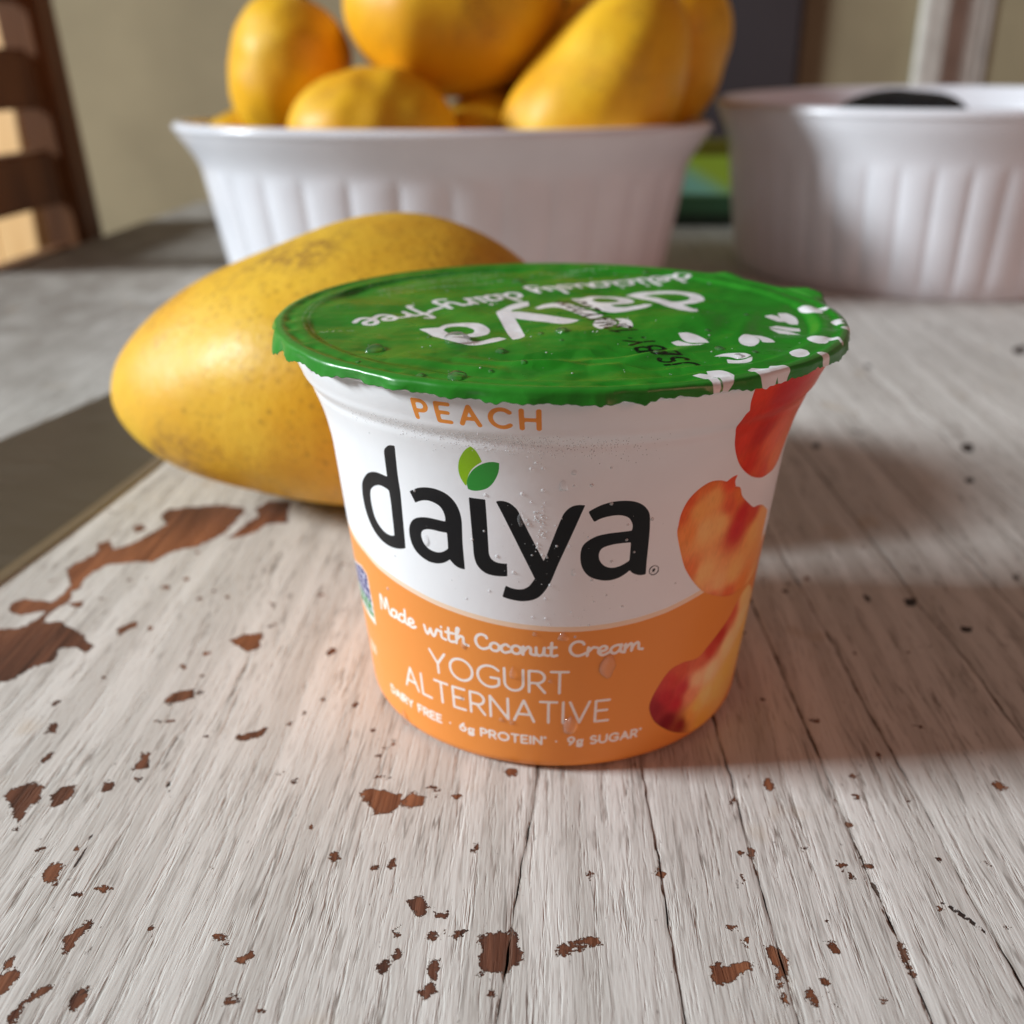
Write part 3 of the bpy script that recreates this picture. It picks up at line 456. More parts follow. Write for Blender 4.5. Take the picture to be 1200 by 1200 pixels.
# small flakes knocked out of the paint between the large ones
for _ in range(150):
    x, y = rng.uniform(-120, 75), rng.uniform(-88, 70)
    if math.hypot(x, y) < 38 or math.hypot(x + 58, (y - 88) * 1.3) < 60: continue
    a0, r0, el = rng.uniform(0, 6.28), rng.choice([.35, .5, .8], p=[.5, .35, .15]), rng.uniform(1, 2.6)
    CHIPS.append([(x + r0 * math.cos(a0 + q) * rng.uniform(.7, 1.3), y + r0 * el * math.sin(a0 + q) * rng.uniform(.7, 1.3)) for q in np.linspace(0, 6.28, 7)[:-1]])
table = empty('table', (0, 0, 0))
tag(table, 'wooden table with worn flaking white paint over brown boards', 'table')
MAT_CORE = plain('dark_joint_dirt', (48, 36, 28), .9, .1)
box('table_core', (-.318, -.138, -.040), (.447, .7585, -.0035), MAT_CORE, table, bevel=.002)
for i in range(len(JOINTS) - 1):
    xl = joint_x(i, YS) + joint_gap(i, YS) * .5
    xr = joint_x(i + 1, YS) - joint_gap(i + 1, YS) * .5
    n = max(6, int(np.mean(xr - xl) / (.75 if 1 <= i <= 7 else 2.0)))
    t = np.linspace(0, 1, n)
    X = xl[:, None] + (xr - xl)[:, None] * t; Y = np.repeat(YS[:, None], n, 1)
    edge = np.minimum(X - xl[:, None], xr[:, None] - X)
    el0, er0 = X - xl[:, None], xr[:, None] - X
    open_l, open_r = (1.0 if 2 <= i <= 9 else .12), (1.0 if 2 <= i + 1 <= 9 else .12)
    Zt = -.10 * (open_l * np.exp(-(el0 / .25) ** 2) + open_r * np.exp(-(er0 / .25) ** 2)) + .03 * gw(X * .3, Y * .04 + i * 9)
    crown = Waves(30, 8, 60 + i)
    Zt = Zt + .03 * crown(X, Y * .2)
    # top sheet, then the two side walls with vertices of their own so the arris stays crisp
    top = np.stack([X, Y, Zt], -1).reshape(-1, 3)
    def wall_strip(c):
        a = np.stack([X[:, c], YS, Zt[:, c]], -1); b = a.copy(); b[:, 2] = -3.6
        return np.concatenate([a, b])
    ny = len(YS); f0 = grid_faces(ny, n); k0 = ny * n; k1 = k0 + 2 * ny
    f1 = grid_faces(2, ny) + k0; f2 = grid_faces(2, ny)[:, ::-1] + k1
    V = np.concatenate([top, wall_strip(0), wall_strip(-1)]) * 1e-3
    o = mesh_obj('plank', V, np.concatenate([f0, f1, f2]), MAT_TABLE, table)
    xv, yv = V[:, 0] * 1e3, V[:, 1] * 1e3
    f = Field(xv, yv, 2.5); g = Field(xv, yv, 2.5)
    for p in CHIPS: f.poly(p, smooth=False)
    for p in CRACKS: g.poly(p, smooth=False)
    attr(o, 'grey', np.clip((-xv - 105) / 190, 0, .75) * np.clip((yv - 20) / 160, 0, 1) + np.clip((yv - 150) / 500, 0, .35)); attr(o, 'chip', f.v); attr(o, 'crack', g.v)  # grey mask grows leftward and backward, standing in for shade
    # joints on the left side of the table are tight and paint-filled
    left_tight = 0 if 2 <= i <= 9 else 6; right_tight = 0 if 2 <= i + 1 <= 9 else 6
    el = X - xl[:, None] + left_tight; er = xr[:, None] - X + right_tight
    s2 = np.minimum(el, er)
    attr(o, 'seam', np.concatenate([s2.ravel(), np.repeat(s2[:, :1], 2, 1).T.ravel(), np.repeat(s2[:, -1:], 2, 1).T.ravel()]))

# ------------------------------------------------------------------ the yogurt cup
HL = 69.3                                   # lid height, mm
def make_cup():
    root = empty('yogurt_cup', (0, 0, 0))
    tag(root, 'peach yogurt cup with green foil lid, white and orange printed label', 'yogurt cup')
    prof_z = np.array([0, 49, 52, 55, 58, 61, 64, 66.2, 67.6])
    prof_r = np.array([34.5, 39.4, 39.95, 40.65, 41.7, 43.05, 44.6, 45.3, 45.6])
    zs = np.concatenate([np.arange(0.0, 2.4, .15), np.arange(2.4, 67.6, .2), [67.6]])
    r = np.interp(zs, prof_z, prof_r)
    r = np.convolve(np.pad(r, 6, mode='edge'), np.ones(13) / 13, 'valid')
    fil = np.clip(1 - zs / 2.2, 0, 1); r = r - 1.9 * (1 - np.sqrt(1 - fil ** 2 * .999))      # rounded foot
    r = r + .16 * np.exp(-((zs - 61.6) / .8) ** 2) - .22 * np.exp(-((zs - 59.8) / .8) ** 2)  # stacking shoulder
    th = np.concatenate([np.arange(-96, 96, .3), np.linspace(96, 264, 60, endpoint=False)])
    TH, ZZ = np.meshgrid(np.radians(th), zs); RR = np.repeat(r[:, None], len(th), 1)
    V = np.stack([RR * np.sin(TH), -RR * np.cos(TH), ZZ + .25], -1).reshape(-1, 3) * 1e-3
    F = grid_faces(len(zs), len(th), True)
    # closed foot
    nb = len(V); V = np.concatenate([V, [[0, 0, .0011]]]); F = [tuple(q) for q in F] if False else F
    tri = np.array([[(j + 1) % len(th), j, nb, nb] for j in range(len(th))])
    m = NT('printed_cup_plastic')
    # --- print
    s = (((np.degrees(TH) + 180) % 360) - 180).ravel() * .65; z = ZZ.ravel()
    s = np.append(s, 0); z = np.append(z, -5)
    black, white, orange_t, lime, green, fruit, badge = [Field(s, z) for _ in range(7)]
    for k, p in enumerate(LOGO):
        h = {0: [LOGO_HOLES[0]], 1: [LOGO_HOLES[1]], 4: [LOGO_HOLES[2]]}.get(k, [])
        black.poly(p, h)
    (cx, cz), (ex, _) = REG_MARK; rr = abs(ex - cx)
    black.stroke(arc(cx, cz, rr, rr * 1.05, 0, 360, 20), .2)
    black.stroke([(cx - .2, cz - .32), (cx - .2, cz + .34), (cx + .12, cz + .30), (cx + .14, cz + .05), (cx - .2, cz), (cx + .2, cz - .32)], .17)
    lime.poly(LEAF_LIME); green.poly(LEAF_GREEN)
    def line(field, text, d0, d1, base, cap, wd, **kw):
        u0 = d0 * .65 + wd / 2; L = (d1 - d0) * .65 - wd
        write(field, text, lambda u, v: (u0 + u, base + v), L, cap, wd, **kw)
    line(orange_t, 'PEACH', -26.4, -2.6, 62.65, 2.85, .62, gap=.52)
    for t, a, b in (('Made', -52.4, -36.8), ('with', -34.6, -20.8), ('Coconut', -19.6, 1.4), ('Cream', 3.6, 22.8)):
        line(white, t, a, b, 23.35, 2.7, .50, font=SCRIPT, gap=.02)
    line(white, 'YOGURT', -33.7, 4.3, 16.15, 4.15, .47, gap=.23)
    line(white, 'ALTERNATIVE', -44.8, 15.2, 10.15, 4.15, .47, gap=.25)
    for t, a, b in (('DAIRY', -54.2, -42.6), ('FREE', -40.8, -31.6), ('.', -29.2, -28.4), ('6g', -26.0, -21.2), ('PROTEIN*', -19.6, -1.2), ('.', 1.0, 1.8), ('9g', 4.2, 8.6), ('SUGAR*', 10.2, 25.0)):
        line(white, t, a, b, 5.55, 1.55, .40, gap=.30)
    # small white lettering on the side panel
    for k in range(5): white.stroke([(-44.5 + .9 * k, 9.5 + .2 * k), (-44.2 + .9 * k, 12.2)], .35)
    for p in (PEACH_A, PEACH_B, PEACH_C): fruit.poly(p)
    badge.poly(BADGE, smooth=False)
    # orange band: upper edge height against angle
    ed = np.array([(-180, 33.2), (-75, 33.6), (-68, 33.45), (-57, 32.7), (-50, 31.6), (-38.6, 30.5), (-29.7, 29.6), (-21.9, 29.0), (-14.5, 28.48), (-7.7, 28.15), (0, 27.95), (6.4, 27.95), (13, 28.2), (20.2, 28.67), (27.6, 29.4), (37.6, 30.9), (50, 32.6), (62, 33.5), (180, 33.2)])
    band = np.clip(np.interp(s / .65, ed[:, 0], ed[:, 1]) - z, -3, 3)
    # fruit colours: weighted control points plus radial fibre
    cp = np.array([(a, b) for a, b, c in FRUIT_COL]); cc = np.array([lin(c) for a, b, c in FRUIT_COL])
    art = np.zeros((len(s), 3)); idx = np.where(fruit.v > -1.0)[0]
    fib = Waves(2.2, 20, 9); fib2 = Waves(.8, 24, 10)
    sx, zx = s[idx], z[idx]
    d2 = (sx[:, None] - cp[:, 0]) ** 2 + (zx[:, None] - cp[:, 1]) ** 2
    wgt = 1 / (d2 + .7) ** 1.9; col = (wgt @ cc) / wgt.sum(1)[:, None]
    col *= (1 + .02 * fib(sx * 1.6, zx * .7) + .025 * fib2(sx * 1.9, zx * .5))[:, None]
    rim = np.clip(fruit.v[idx] / .5, 0, 1)[:, None]
    art[idx] = np.clip(col * 1.1 * (.88 + .12 * rim), 0, 1)
    bi = np.where(badge.v > -1)[0]
    bc = np.where((z[bi] > 22.6)[:, None], lin((44, 40, 110)), lin((58, 140, 62)))
    bt = Waves(1.1, 14, 21)(s[bi] * .6, z[bi]); bc = np.where((bt > .55)[:, None], lin((214, 214, 232)), bc)
    bc = np.where((badge.v[bi] < .28)[:, None] | (z[bi] < 19.4)[:, None], lin((240, 236, 226)), bc)
    art[bi] = bc
    o = mesh_obj('cup_body', V, np.concatenate([F, tri]) if False else F, None, root)
    bmx = bmesh.new(); bmx.from_mesh(o.data); bmx.verts.ensure_lookup_table()
    for j in range(len(th)): bmx.faces.new((bmx.verts[(j + 1) % len(th)], bmx.verts[j], bmx.verts[nb]))
    bmx.to_mesh(o.data); bmx.free()
    o.data.polygons.foreach_set('use_smooth', [True] * len(o.data.polygons))
    for nme, fl in (('black', black.v), ('white', white.v), ('otext', orange_t.v), ('lime', lime.v), ('green', green.v), ('fruit', np.maximum(fruit.v, badge.v)), ('band', band)):
        attr(o, nme, fl)
    attr_col(o, 'art', art)
    ink = lambda nme, sft=.03: m.ramp(m.attr(nme), -sft, sft)
    c = m.mix(m.ramp(m.noise(m.coord(), 60, 2), .3, .7), lin((236, 237, 239)), lin((243, 243, 244)))
    c = m.mix(m.ramp(m.attr('band'), -.95, -.88), c, lin((248, 216, 186)))
    c = m.mix(m.ramp(m.attr('band'), -.04, .04), c, lin((240, 150, 70)))
    c = m.mix(ink('fruit', .06), c, m.attr('art', 'Color'))
    c = m.mix(ink('white'), c, lin((250, 240, 232)))
    c = m.mix(ink('otext'), c, lin((244, 152, 62)))
    c = m.mix(ink('lime'), c, lin((142, 190, 20)))
    c = m.mix(ink('green'), c, lin((52, 150, 56)))
    c = m.mix(ink('black'), c, lin((17, 17, 20)))
    sp = m.ramp(m.vor(m.coord(), 260), .035, .028)
    c = m.mix(m.math('MULTIPLY', sp, .0), c, lin((120, 110, 100)))
    rough = m.ramp(m.noise(m.coord(), 120, 3), .3, .7, .30, .40)
    m.l(m.bump(m.noise(m.coord(), 420, 2), .00005, .6), m.b.inputs['Normal'])
    m.set(Base_Color=c, Roughness=rough, Specular_IOR_Level=.24)
    o.data.materials.append(m.mat)

    # ---- rolled plastic rim under the foil
    rm = NT('white_rim_plastic'); rm.set(Base_Color=lin((240, 240, 240)), Roughness=rm.ramp(rm.noise(rm.coord(), 200, 2), .3, .7, .3, .4))
    pr = [(45.4, 67.4), (46.2, 67.2), (46.7, 67.5), (46.75, 68.2), (46.5, 68.7), (45.0, 68.75), (43.5, 68.6)]
    t = np.linspace(0, 2 * np.pi, 180, endpoint=False)
    V = np.concatenate([np.stack([q[0] * np.cos(t), q[0] * np.sin(t), np.full_like(t, q[1])], -1) for q in pr]) * 1e-3
    mesh_obj('cup_rim', V, grid_faces(len(pr), len(t), True), rm.mat, root)

    # ---- foil lid: polar grid, unfolded radius beyond the fold becomes the skirt
    NA = 1100
    ang = np.linspace(0, 2 * np.pi, NA, endpoint=False)
    FOLD = 46.9
    rad = np.concatenate([np.arange(.25, FOLD - .6, .24), np.linspace(FOLD - .5, FOLD + .7, 9), np.linspace(FOLD + .8, FOLD + 1.62, 8)])
    AG, RD = np.meshgrid(ang, rad)
    ux, uy = RD * np.cos(AG), RD * np.sin(AG)
    deg = np.degrees(AG)
    def bumpa(c, w): return np.exp(-((((deg - c + 180) % 360) - 180) / w) ** 2)
    # ragged skirt length (1 = full), tabs
    ew = Waves(1.0, 18, 31); ew2 = Waves(.28, 18, 32); ew3 = Waves(.09, 18, 33)
    ragged = 1 + .07 * ew(np.cos(AG) * 2, np.sin(AG) * 2) + .07 * ew2(np.cos(AG), np.sin(AG)) + .06 * ew3(np.cos(AG), np.sin(AG)) + .05 * ew3(np.cos(AG) * 3, np.sin(AG) * 3)
    front = .5 + .5 * -np.sin(AG)
    over = np.clip(RD - FOLD, 0, None)                       # arc length past the fold
    length = over * np.clip(ragged * (.86 + .22 * front), .45, 1.45)
    length = length * (1 + 1.0 * bumpa(202, 3) + .45 * bumpa(211, 5) + .3 * bumpa(284, 2) + .3 * bumpa(226, 3))
    up = np.clip(.85 * bumpa(46, 7) + 1.0 * bumpa(21, 9), 0, 1)      # lifted flaps at the back right
    fr = .55
    phi = np.clip(length / fr, 0, 1) * (np.pi / 2) * (1 - up)
    straight = np.clip(length - fr, 0, None)
    rr = np.where(over > 0, FOLD + fr * np.sin(phi) * .9 + straight * np.cos(phi) + straight * .10 + up * length * .75, RD)
    zz = np.where(over > 0, -fr * (1 - np.cos(phi)) - straight * np.sin(phi) * .96 + up * length * .62, 0)
    crimp = Waves(.16, 20, 34)
    rr = rr + over * .09 * crimp(np.cos(AG), np.sin(AG)) + np.clip(over, 0, 1) * .12 * ew2(np.cos(AG) + 3, np.sin(AG))
    # membrane: slightly sunken inside the seal, puckered
    w1, w2, w3 = Waves(26, 14, 41), Waves(11, 18, 42), Waves(4.5, 20, 43)
    inner = np.clip((43.2 - RD) / 2.2, 0, 1); inner = inner * inner * (3 - 2 * inner)
    zz = zz - inner * .55 + inner * (.16 * w1(ux, uy) + .07 * w2(ux, uy) + .012 * w3(ux, uy) + .05 * np.clip(-uy / 40, 0, 1) * np.abs(w2(ux * 1.6 + 9, uy * .8)))
    # pulled folds towards the front edge
    for (fx, fy, fa, fl, fw, fh) in ((6, -30, .35, 13, 1.6, .50), (-2, -33, -.12, 11, 1.3, .42), (14, -27, .75, 12, 1.5, .38), (20, -34, .25, 8, 1.2, .3), (-14, -35, -.35, 8, 1.3, .28), (30, -8, 1.3, 10, 1.6, .25), (-10, 25, .2, 10, 1.4, .25), (6, 36, .1, 8, 1.2, .4)):
        du, dv = ux - fx, uy - fy; a_, b_ = du * math.cos(fa) + dv * math.sin(fa), -du * math.sin(fa) + dv * math.cos(fa)
        zz = zz + inner * fh * np.exp(-(a_ / fl) ** 2) * (np.exp(-(b_ / fw) ** 2) - .6 * np.exp(-((b_ - 2.2 * fw) / fw) ** 2))
    seal = np.exp(-((RD - 44.9) / .7) ** 2); zz = zz - .10 * seal + .05 * seal * crimp(np.cos(AG) * 1.4, np.sin(AG) * 1.4)
    zz = zz + .16 * np.exp(-((RD - 46.3) / .5) ** 2) - .05
    V = np.stack([rr * np.cos(AG), rr * np.sin(AG), HL + zz], -1).reshape(-1, 3)
    V = np.concatenate([V, [[0, 0, HL + zz[0].mean()]]]) * 1e-3
    lx, ly = np.append(ux.ravel(), 0), np.append(uy.ravel(), 0)
    lid = mesh_obj('foil_lid', V, grid_faces(len(rad), NA, True), None, root)
    bmx = bmesh.new(); bmx.from_mesh(lid.data); bmx.verts.ensure_lookup_table(); nb = len(V) - 1
    for j in range(NA): bmx.faces.new((bmx.verts[nb], bmx.verts[j], bmx.verts[(j + 1) % NA]))
    bmx.to_mesh(lid.data); bmx.free(); lid.data.polygons.foreach_set('use_smooth', [True] * len(lid.data.polygons))
    wf, kf, tf = Field(lx, ly), Field(lx, ly), Field(lx, ly)
    for k, p in enumerate(LID_LOGO):
        wf.poly(p, {0: [LID_HOLES[0]], 5: [LID_HOLES[1]], 6: [LID_HOLES[2]]}.get(k, []))
    for p in LID_LEAVES: wf.poly(p)
    # leaves that run over the fold onto the skirt
    for a0, a1, r0, r1 in ((-54.6, -51.2, 44.6, 48.9), (-50.4, -48.0, 45.4, 48.9), (-36.6, -34.6, 46.4, 49.2), (-14.5, -12.0, 46.4, 48.2)):
        pts = [(r * math.cos(math.radians(a)), r * math.sin(math.radians(a))) for a, r in ((a0, r0), ((a0 + a1) / 2, r0 - .5), (a1, r0 + .4), (a1 + .5, (r0 + r1) / 2), (a1, r1 - .2), ((a0 + a1) / 2, r1), (a0, r1 - .3), (a0 - .4, (r0 + r1) / 2))]
        wf.poly(pts)
    # script line on an arc: baseline points right-back to left-front
    bl = smooth_line([(25.2, 37.0), (11.6, 30.6), (-.9, 23.9), (-8.9, 18.3), (-17.6, 10.2), (-26.4, 1.4), (-34.5, -6.6)], 8)
    bl = np.array(bl); sl = np.concatenate([[0], np.cumsum(np.hypot(*np.diff(bl, axis=0).T))])
    def on_arc(u, v):
        x, y = np.interp(u, sl, bl[:, 0]), np.interp(u, sl, bl[:, 1])
        x2, y2 = np.interp(u + .4, sl, bl[:, 0]), np.interp(u + .4, sl, bl[:, 1])
        if u + .4 >= sl[-1]: x2, y2 = x + (bl[-1] - bl[-2])[0], y + (bl[-1] - bl[-2])[1]
        t_ = np.array([x2 - x, y2 - y]); t_ = t_ / (np.hypot(*t_) + 1e-9)
        return (x - t_[1] * v, y + t_[0] * v)
    write(wf, 'deliciously dairy-free', on_arc, sl[-1] - .2, 6.2, .95, font=SCRIPT, gap=.02)
    # fine print too small to read
    fr_ = np.random.default_rng(5)
    def microline(pts, size):
        p = np.array(smooth_line(pts, 10)); d_ = np.concatenate([[0], np.cumsum(np.hypot(*np.diff(p, axis=0).T))]); u = 0
        while u < d_[-1]:
            w_ = fr_.uniform(.25, .8) * size; a_ = (np.interp(u, d_, p[:, 0]), np.interp(u, d_, p[:, 1])); b_ = (np.interp(u + w_ * .6, d_, p[:, 0]), np.interp(u + w_ * .6, d_, p[:, 1]))
            t_ = np.array(b_) - np.array(a_); nn = np.array([-t_[1], t_[0]]) / (np.hypot(*t_) + 1e-9) * fr_.uniform(-.3, .3) * size
            tf.stroke([np.array(a_) + nn, np.array(b_) - nn], .22 * size)
            u += w_ + fr_.choice([.18, .18, .5]) * size
    microline([(-38.6, -16.0), (-41.2, -8), (-42.2, 1.0), (-41.6, 8.3), (-38.6, 16.2), (-33.6, 25.8), (-24, 34.5), (-12, 40)], .9)
    microline([(-39.6, -16.0), (-42.2, -8), (-43.0, 1.0), (-42.6, 8.3), (-39.6, 16.6)], .8)
    for r_ in ([(-33, 14.5), (-22, 22.5), (-11, 30)], [(-34, 18), (-24, 26.5), (-10, 36)], [(-28, 27), (-14, 36.5)], [(-4, 36), (6, 41.5)], [(2, 40.2), (12, 42.6)], [(-1, 33.5), (8, 38)], [(-33, -12.5), (-38, -15)]):
        microline(r_, 1.5)
    # use-by code, jetted in black
    p0, p1 = np.array((16.8, -33.5)), np.array((.2, 10.5)); dr = (p1 - p0) / np.hypot(*(p1 - p0)); nr = np.array([-dr[1], dr[0]])
    write(kf, 'USE BY: 13MAY2021', lambda u, v: tuple(p0 + dr * u + nr * (v - 3.6)), np.hypot(*(p1 - p0)), 4.4, .72, gap=.36, slant=0)
    microline_pts = [(-.5, 9), (-4.5, 14.5)]
    for k in range(26):
        q = p1 + dr * fr_.uniform(-2, 3) + nr * fr_.uniform(-4.5, 1.5); kf.stroke([q], .5)
    attr(lid, 'lwhite', wf.v); attr(lid, 'lblack', kf.v); attr(lid, 'lfine', tf.v)
    attr(lid, 'skirt', np.append(np.clip((RD - 45.6) / 1.0, 0, 1).ravel(), 0)); attr(lid, 'torn', np.append((np.clip((over - 1.35) * 2, 0, 1)).ravel(), 0))
    m = NT('green_printed_foil')
    v1 = m.noise(m.coord(), 90, 2)
    c = m.mix(m.ramp(v1, .3, .7), lin((34, 124, 28)), lin((44, 140, 36)))
    c = m.mix(m.math('MULTIPLY', m.ramp(m.attr('lfine'), -.04, .04), .55), c, lin((206, 224, 200)))
    c = m.mix(m.ramp(m.attr('lwhite'), -.05, .05), c, lin((238, 236, 238)))
    c = m.mix(m.math('MULTIPLY', m.ramp(m.attr('lblack'), -.05, .05), m.ramp(m.noise(m.coord(), 1900, 1), .26, .36)), c, lin((14, 22, 14)))
    scuff = m.ramp(m.noise(m.coord((1, 1, 1)), 260, 4, .7), .70, .76)
    c = m.mix(m.math('MULTIPLY', m.math('MULTIPLY', scuff, m.ramp(m.attr('torn'), .0, .3)), .8), c, lin((190, 176, 150)))
    m.l(m.bump(m.math('ADD', m.math('MULTIPLY', m.noise(m.coord(), 500, 2), .6), m.math('MULTIPLY', m.math('ABSOLUTE', m.math('SUBTRACT', m.noise(m.coord(), 130, 2), .5)), -7)), .00007, .8), m.b.inputs['Normal'])
    m.set(Base_Color=c, Roughness=m.ramp(m.noise(m.coord(), 240, 3), .3, .7, .27, .36), Specular_IOR_Level=m.ramp(m.attr('skirt'), 0, 1, .10, .55))
    lid.data.materials.append(m.mat)
    sol = lid.modifiers.new('thickness', 'SOLIDIFY'); sol.thickness = .00008; sol.offset = -1
    return root, (lx, ly, V), (zs, r)
cup, LIDMAP, CUPPROF = make_cup()

# ------------------------------------------------------------------ water on the cup
def water_material(name, veil, gloss=1.0):
    m = NT(name); t = m.t
    tr = m.n('ShaderNodeBsdfTransparent'); gl = m.n('ShaderNodeBsdfGlossy'); df = m.n('ShaderNodeBsdfDiffuse')
    gl.inputs['Roughness'].default_value = .06; df.inputs['Color'].default_value = (.9, .9, .9, 1)
    fr = m.n('ShaderNodeFresnel'); fr.inputs['IOR'].default_value = 1.333
    a = m.n('ShaderNodeMixShader'); b = m.n('ShaderNodeMixShader')
    m.l(m.ramp(m.noise(m.coord(), 500, 1), .2, .8, veil * .7, veil * 1.3), a.inputs[0]); m.l(tr.outputs[0], a.inputs[1]); m.l(df.outputs[0], a.inputs[2])
    m.l(m.math('MULTIPLY', fr.outputs[0], gloss), b.inputs[0]); m.l(a.outputs[0], b.inputs[1]); m.l(gl.outputs[0], b.inputs[2])
    m.l(b.outputs[0], m.out.inputs['Surface']); t.nodes.remove(m.b)
    return m.mat
MAT_WATER = water_material('clear_water', .035, .8)
MAT_DROP = water_material('clear_water_on_print', .09, .6)
MAT_MIST = water_material('condensed_mist', .45, .3)

def lid_z(x, y):
    i = np.argmin((LIDMAP[0] - x) ** 2 + (LIDMAP[1] - y) ** 2); return LIDMAP[2][i, 2]

def cap_mesh(nr=9, na=24, flat=.55, seed=0):
    w = np.random.default_rng(seed); ph = w.uniform(0, 6.28, 4); am = w.uniform(.02, .10, 4)
    V = [(0, 0, 1.)]
    for i in range(1, nr + 1):
        a = i / nr * math.pi / 2 * 1.12
        for j in range(na):
            t = j / na * 2 * math.pi
            k = 1 + sum(am[q] * math.cos((q + 2) * t + ph[q]) for q in range(4)) * math.sin(min(a, 1.57))
            V.append((math.sin(a) * math.cos(t) * k, math.sin(a) * math.sin(t) * k, math.cos(a)))
    F = [(0, 1 + j, 1 + (j + 1) % na) for j in range(na)]
    for i in range(nr - 1):
        for j in range(na):
            a, b = 1 + i * na + j, 1 + i * na + (j + 1) % na; F.append((a, a + na, b + na, b))
    F.append(tuple(1 + (nr - 1) * na + j for j in range(na)))
    V = np.array(V); V[:, 2] *= flat; return V, F

for k, (x, y, r) in enumerate(LID_DROPS):
    V, F = cap_mesh(seed=k, flat=.62)
    r *= 1e-3; z = lid_z(x, y)
    V = V * r * np.array([1, 1.5 if r < .0014 else 1.25, 1])
    o = mesh_obj('water_drop', V, F, MAT_WATER); o.location = (x * 1e-3, y * 1e-3, z - .00003)
    if k == 1: lb = 'large clear water drop sitting on the last white letter of the lid'
    elif k == 0: lb = 'long clear water drop on plain green foil near the fine print ring'
    elif k == 3: lb = 'clear water drop standing between the white script words on the lid'
    else: lb = 'small clear water bead on the green foil lid'
    tag(o, lb, 'water drop', 'water beads on the foil lid' if lb.startswith('small') else None)
def cup_frame(s, z):
    th = math.radians(s / .65); r = float(np.interp(z, *CUPPROF))
    slope = math.atan(.1)
    n = Vector((math.sin(th) * math.cos(slope), -math.cos(th) * math.cos(slope), -math.sin(slope)))
    t = Vector((math.cos(th), math.sin(th), 0)); u = n.cross(t) * 1
    if u.z < 0: u = -u
    p = Vector((r * math.sin(th), -r * math.cos(th), z + .25)) * 1e-3
    return p, t, u, n
for k, (s_, z_, a, b) in enumerate(BODY_DROPS):
    V, F = cap_mesh(seed=40 + k, flat=.5 if k < 4 else .4)
    w_ = np.clip(.78 - .30 * V[:, 1], .45, 1.15)               # pear shape: heavier towards the bottom
    V = np.stack([V[:, 0] * a * w_, V[:, 1] * b, V[:, 2] * (a + b) * .5], -1) * 1e-3
    p, t, u, n = cup_frame(s_, z_)
    M = Matrix((t, u, n)).transposed().to_4x4(); M.translation = p - n * .00004
    o = mesh_obj('water_drop', V, F, MAT_DROP); o.matrix_world = M
    lb = {0: 'big clear water drop beneath the last white script word on the cup', 1: 'big clear water drop over the last letters of the thin white capitals',
          2: 'clear water drop running off the bottom edge of the orange cup label'}.get(k, 'small clear water drop on the side of the printed cup')
    tag(o, lb, 'water drop', None if k < 3 else 'small drops on the cup side')

# condensation: specks far too many to count
def condensation():
    r = np.random.default_rng(11); Vs, Fs, n0 = [], [], 0
    base = np.array([(0, 0, 1), (1, 0, 0), (.31, .95, 0), (-.81, .59, 0), (-.81, -.59, 0), (.31, -.95, 0), (.8, .26, .6), (0, .84, .6), (-.8, .26, .6), (-.5, -.68, .6), (.5, -.68, .6)], float)
    fc = [(0, 6, 7), (0, 7, 8), (0, 8, 9), (0, 9, 10), (0, 10, 6), (6, 1, 2), (6, 2, 7), (7, 2, 3), (7, 3, 8), (8, 3, 4), (8, 4, 9), (9, 4, 5), (9, 5, 10), (10, 5, 1), (10, 1, 6)]
    spots = []
    for _ in range(800):
        d = r.normal(-12, 16); z = r.normal(59.7 - .02 * d, 1.0)
        if -48 < d < 22 and 56.5 < z < 61.6: spots.append((d, z, r.uniform(.05, .13)))
    for _ in range(45): spots.append((r.normal(-3.0, .8), r.uniform(41, 49), r.uniform(.10, .24)))
    for _ in range(60): spots.append((r.normal(-2, 11), r.uniform(28, 50), r.choice([.05, .07, .1, .16], p=[.5, .3, .15, .05])))
    for _ in range(46): spots.append((r.normal(-4, 13), r.uniform(27, 57), r.uniform(.18, .34)))
    for d, z, q in spots:
        p, t, u, n = cup_frame(d * .65, z)
        M = np.array([t, u, n * .45])
        Vs.append(np.array(p) + (base * q * 1e-3) @ M); Fs += [tuple(i + n0 for i in f) for f in fc]; n0 += len(base)
    for _ in range(330):
        rr = 42 * math.sqrt(r.random()); a = r.uniform(0, 6.283); x, y = rr * math.cos(a), rr * math.sin(a)
        q = r.choice([.08, .13, .22], p=[.6, .3, .1]); Vs.append(np.array([x * 1e-3, y * 1e-3, lid_z(x, y)]) + base * q * 1e-3)
        Fs += [tuple(i + n0 for i in f) for f in fc]; n0 += len(base)
    o = mesh_obj('condensation', np.concatenate(Vs), Fs, MAT_MIST)
    tag(o, 'fine water mist beaded over the cup shoulder and lid', 'condensation', kind='stuff')
condensation()

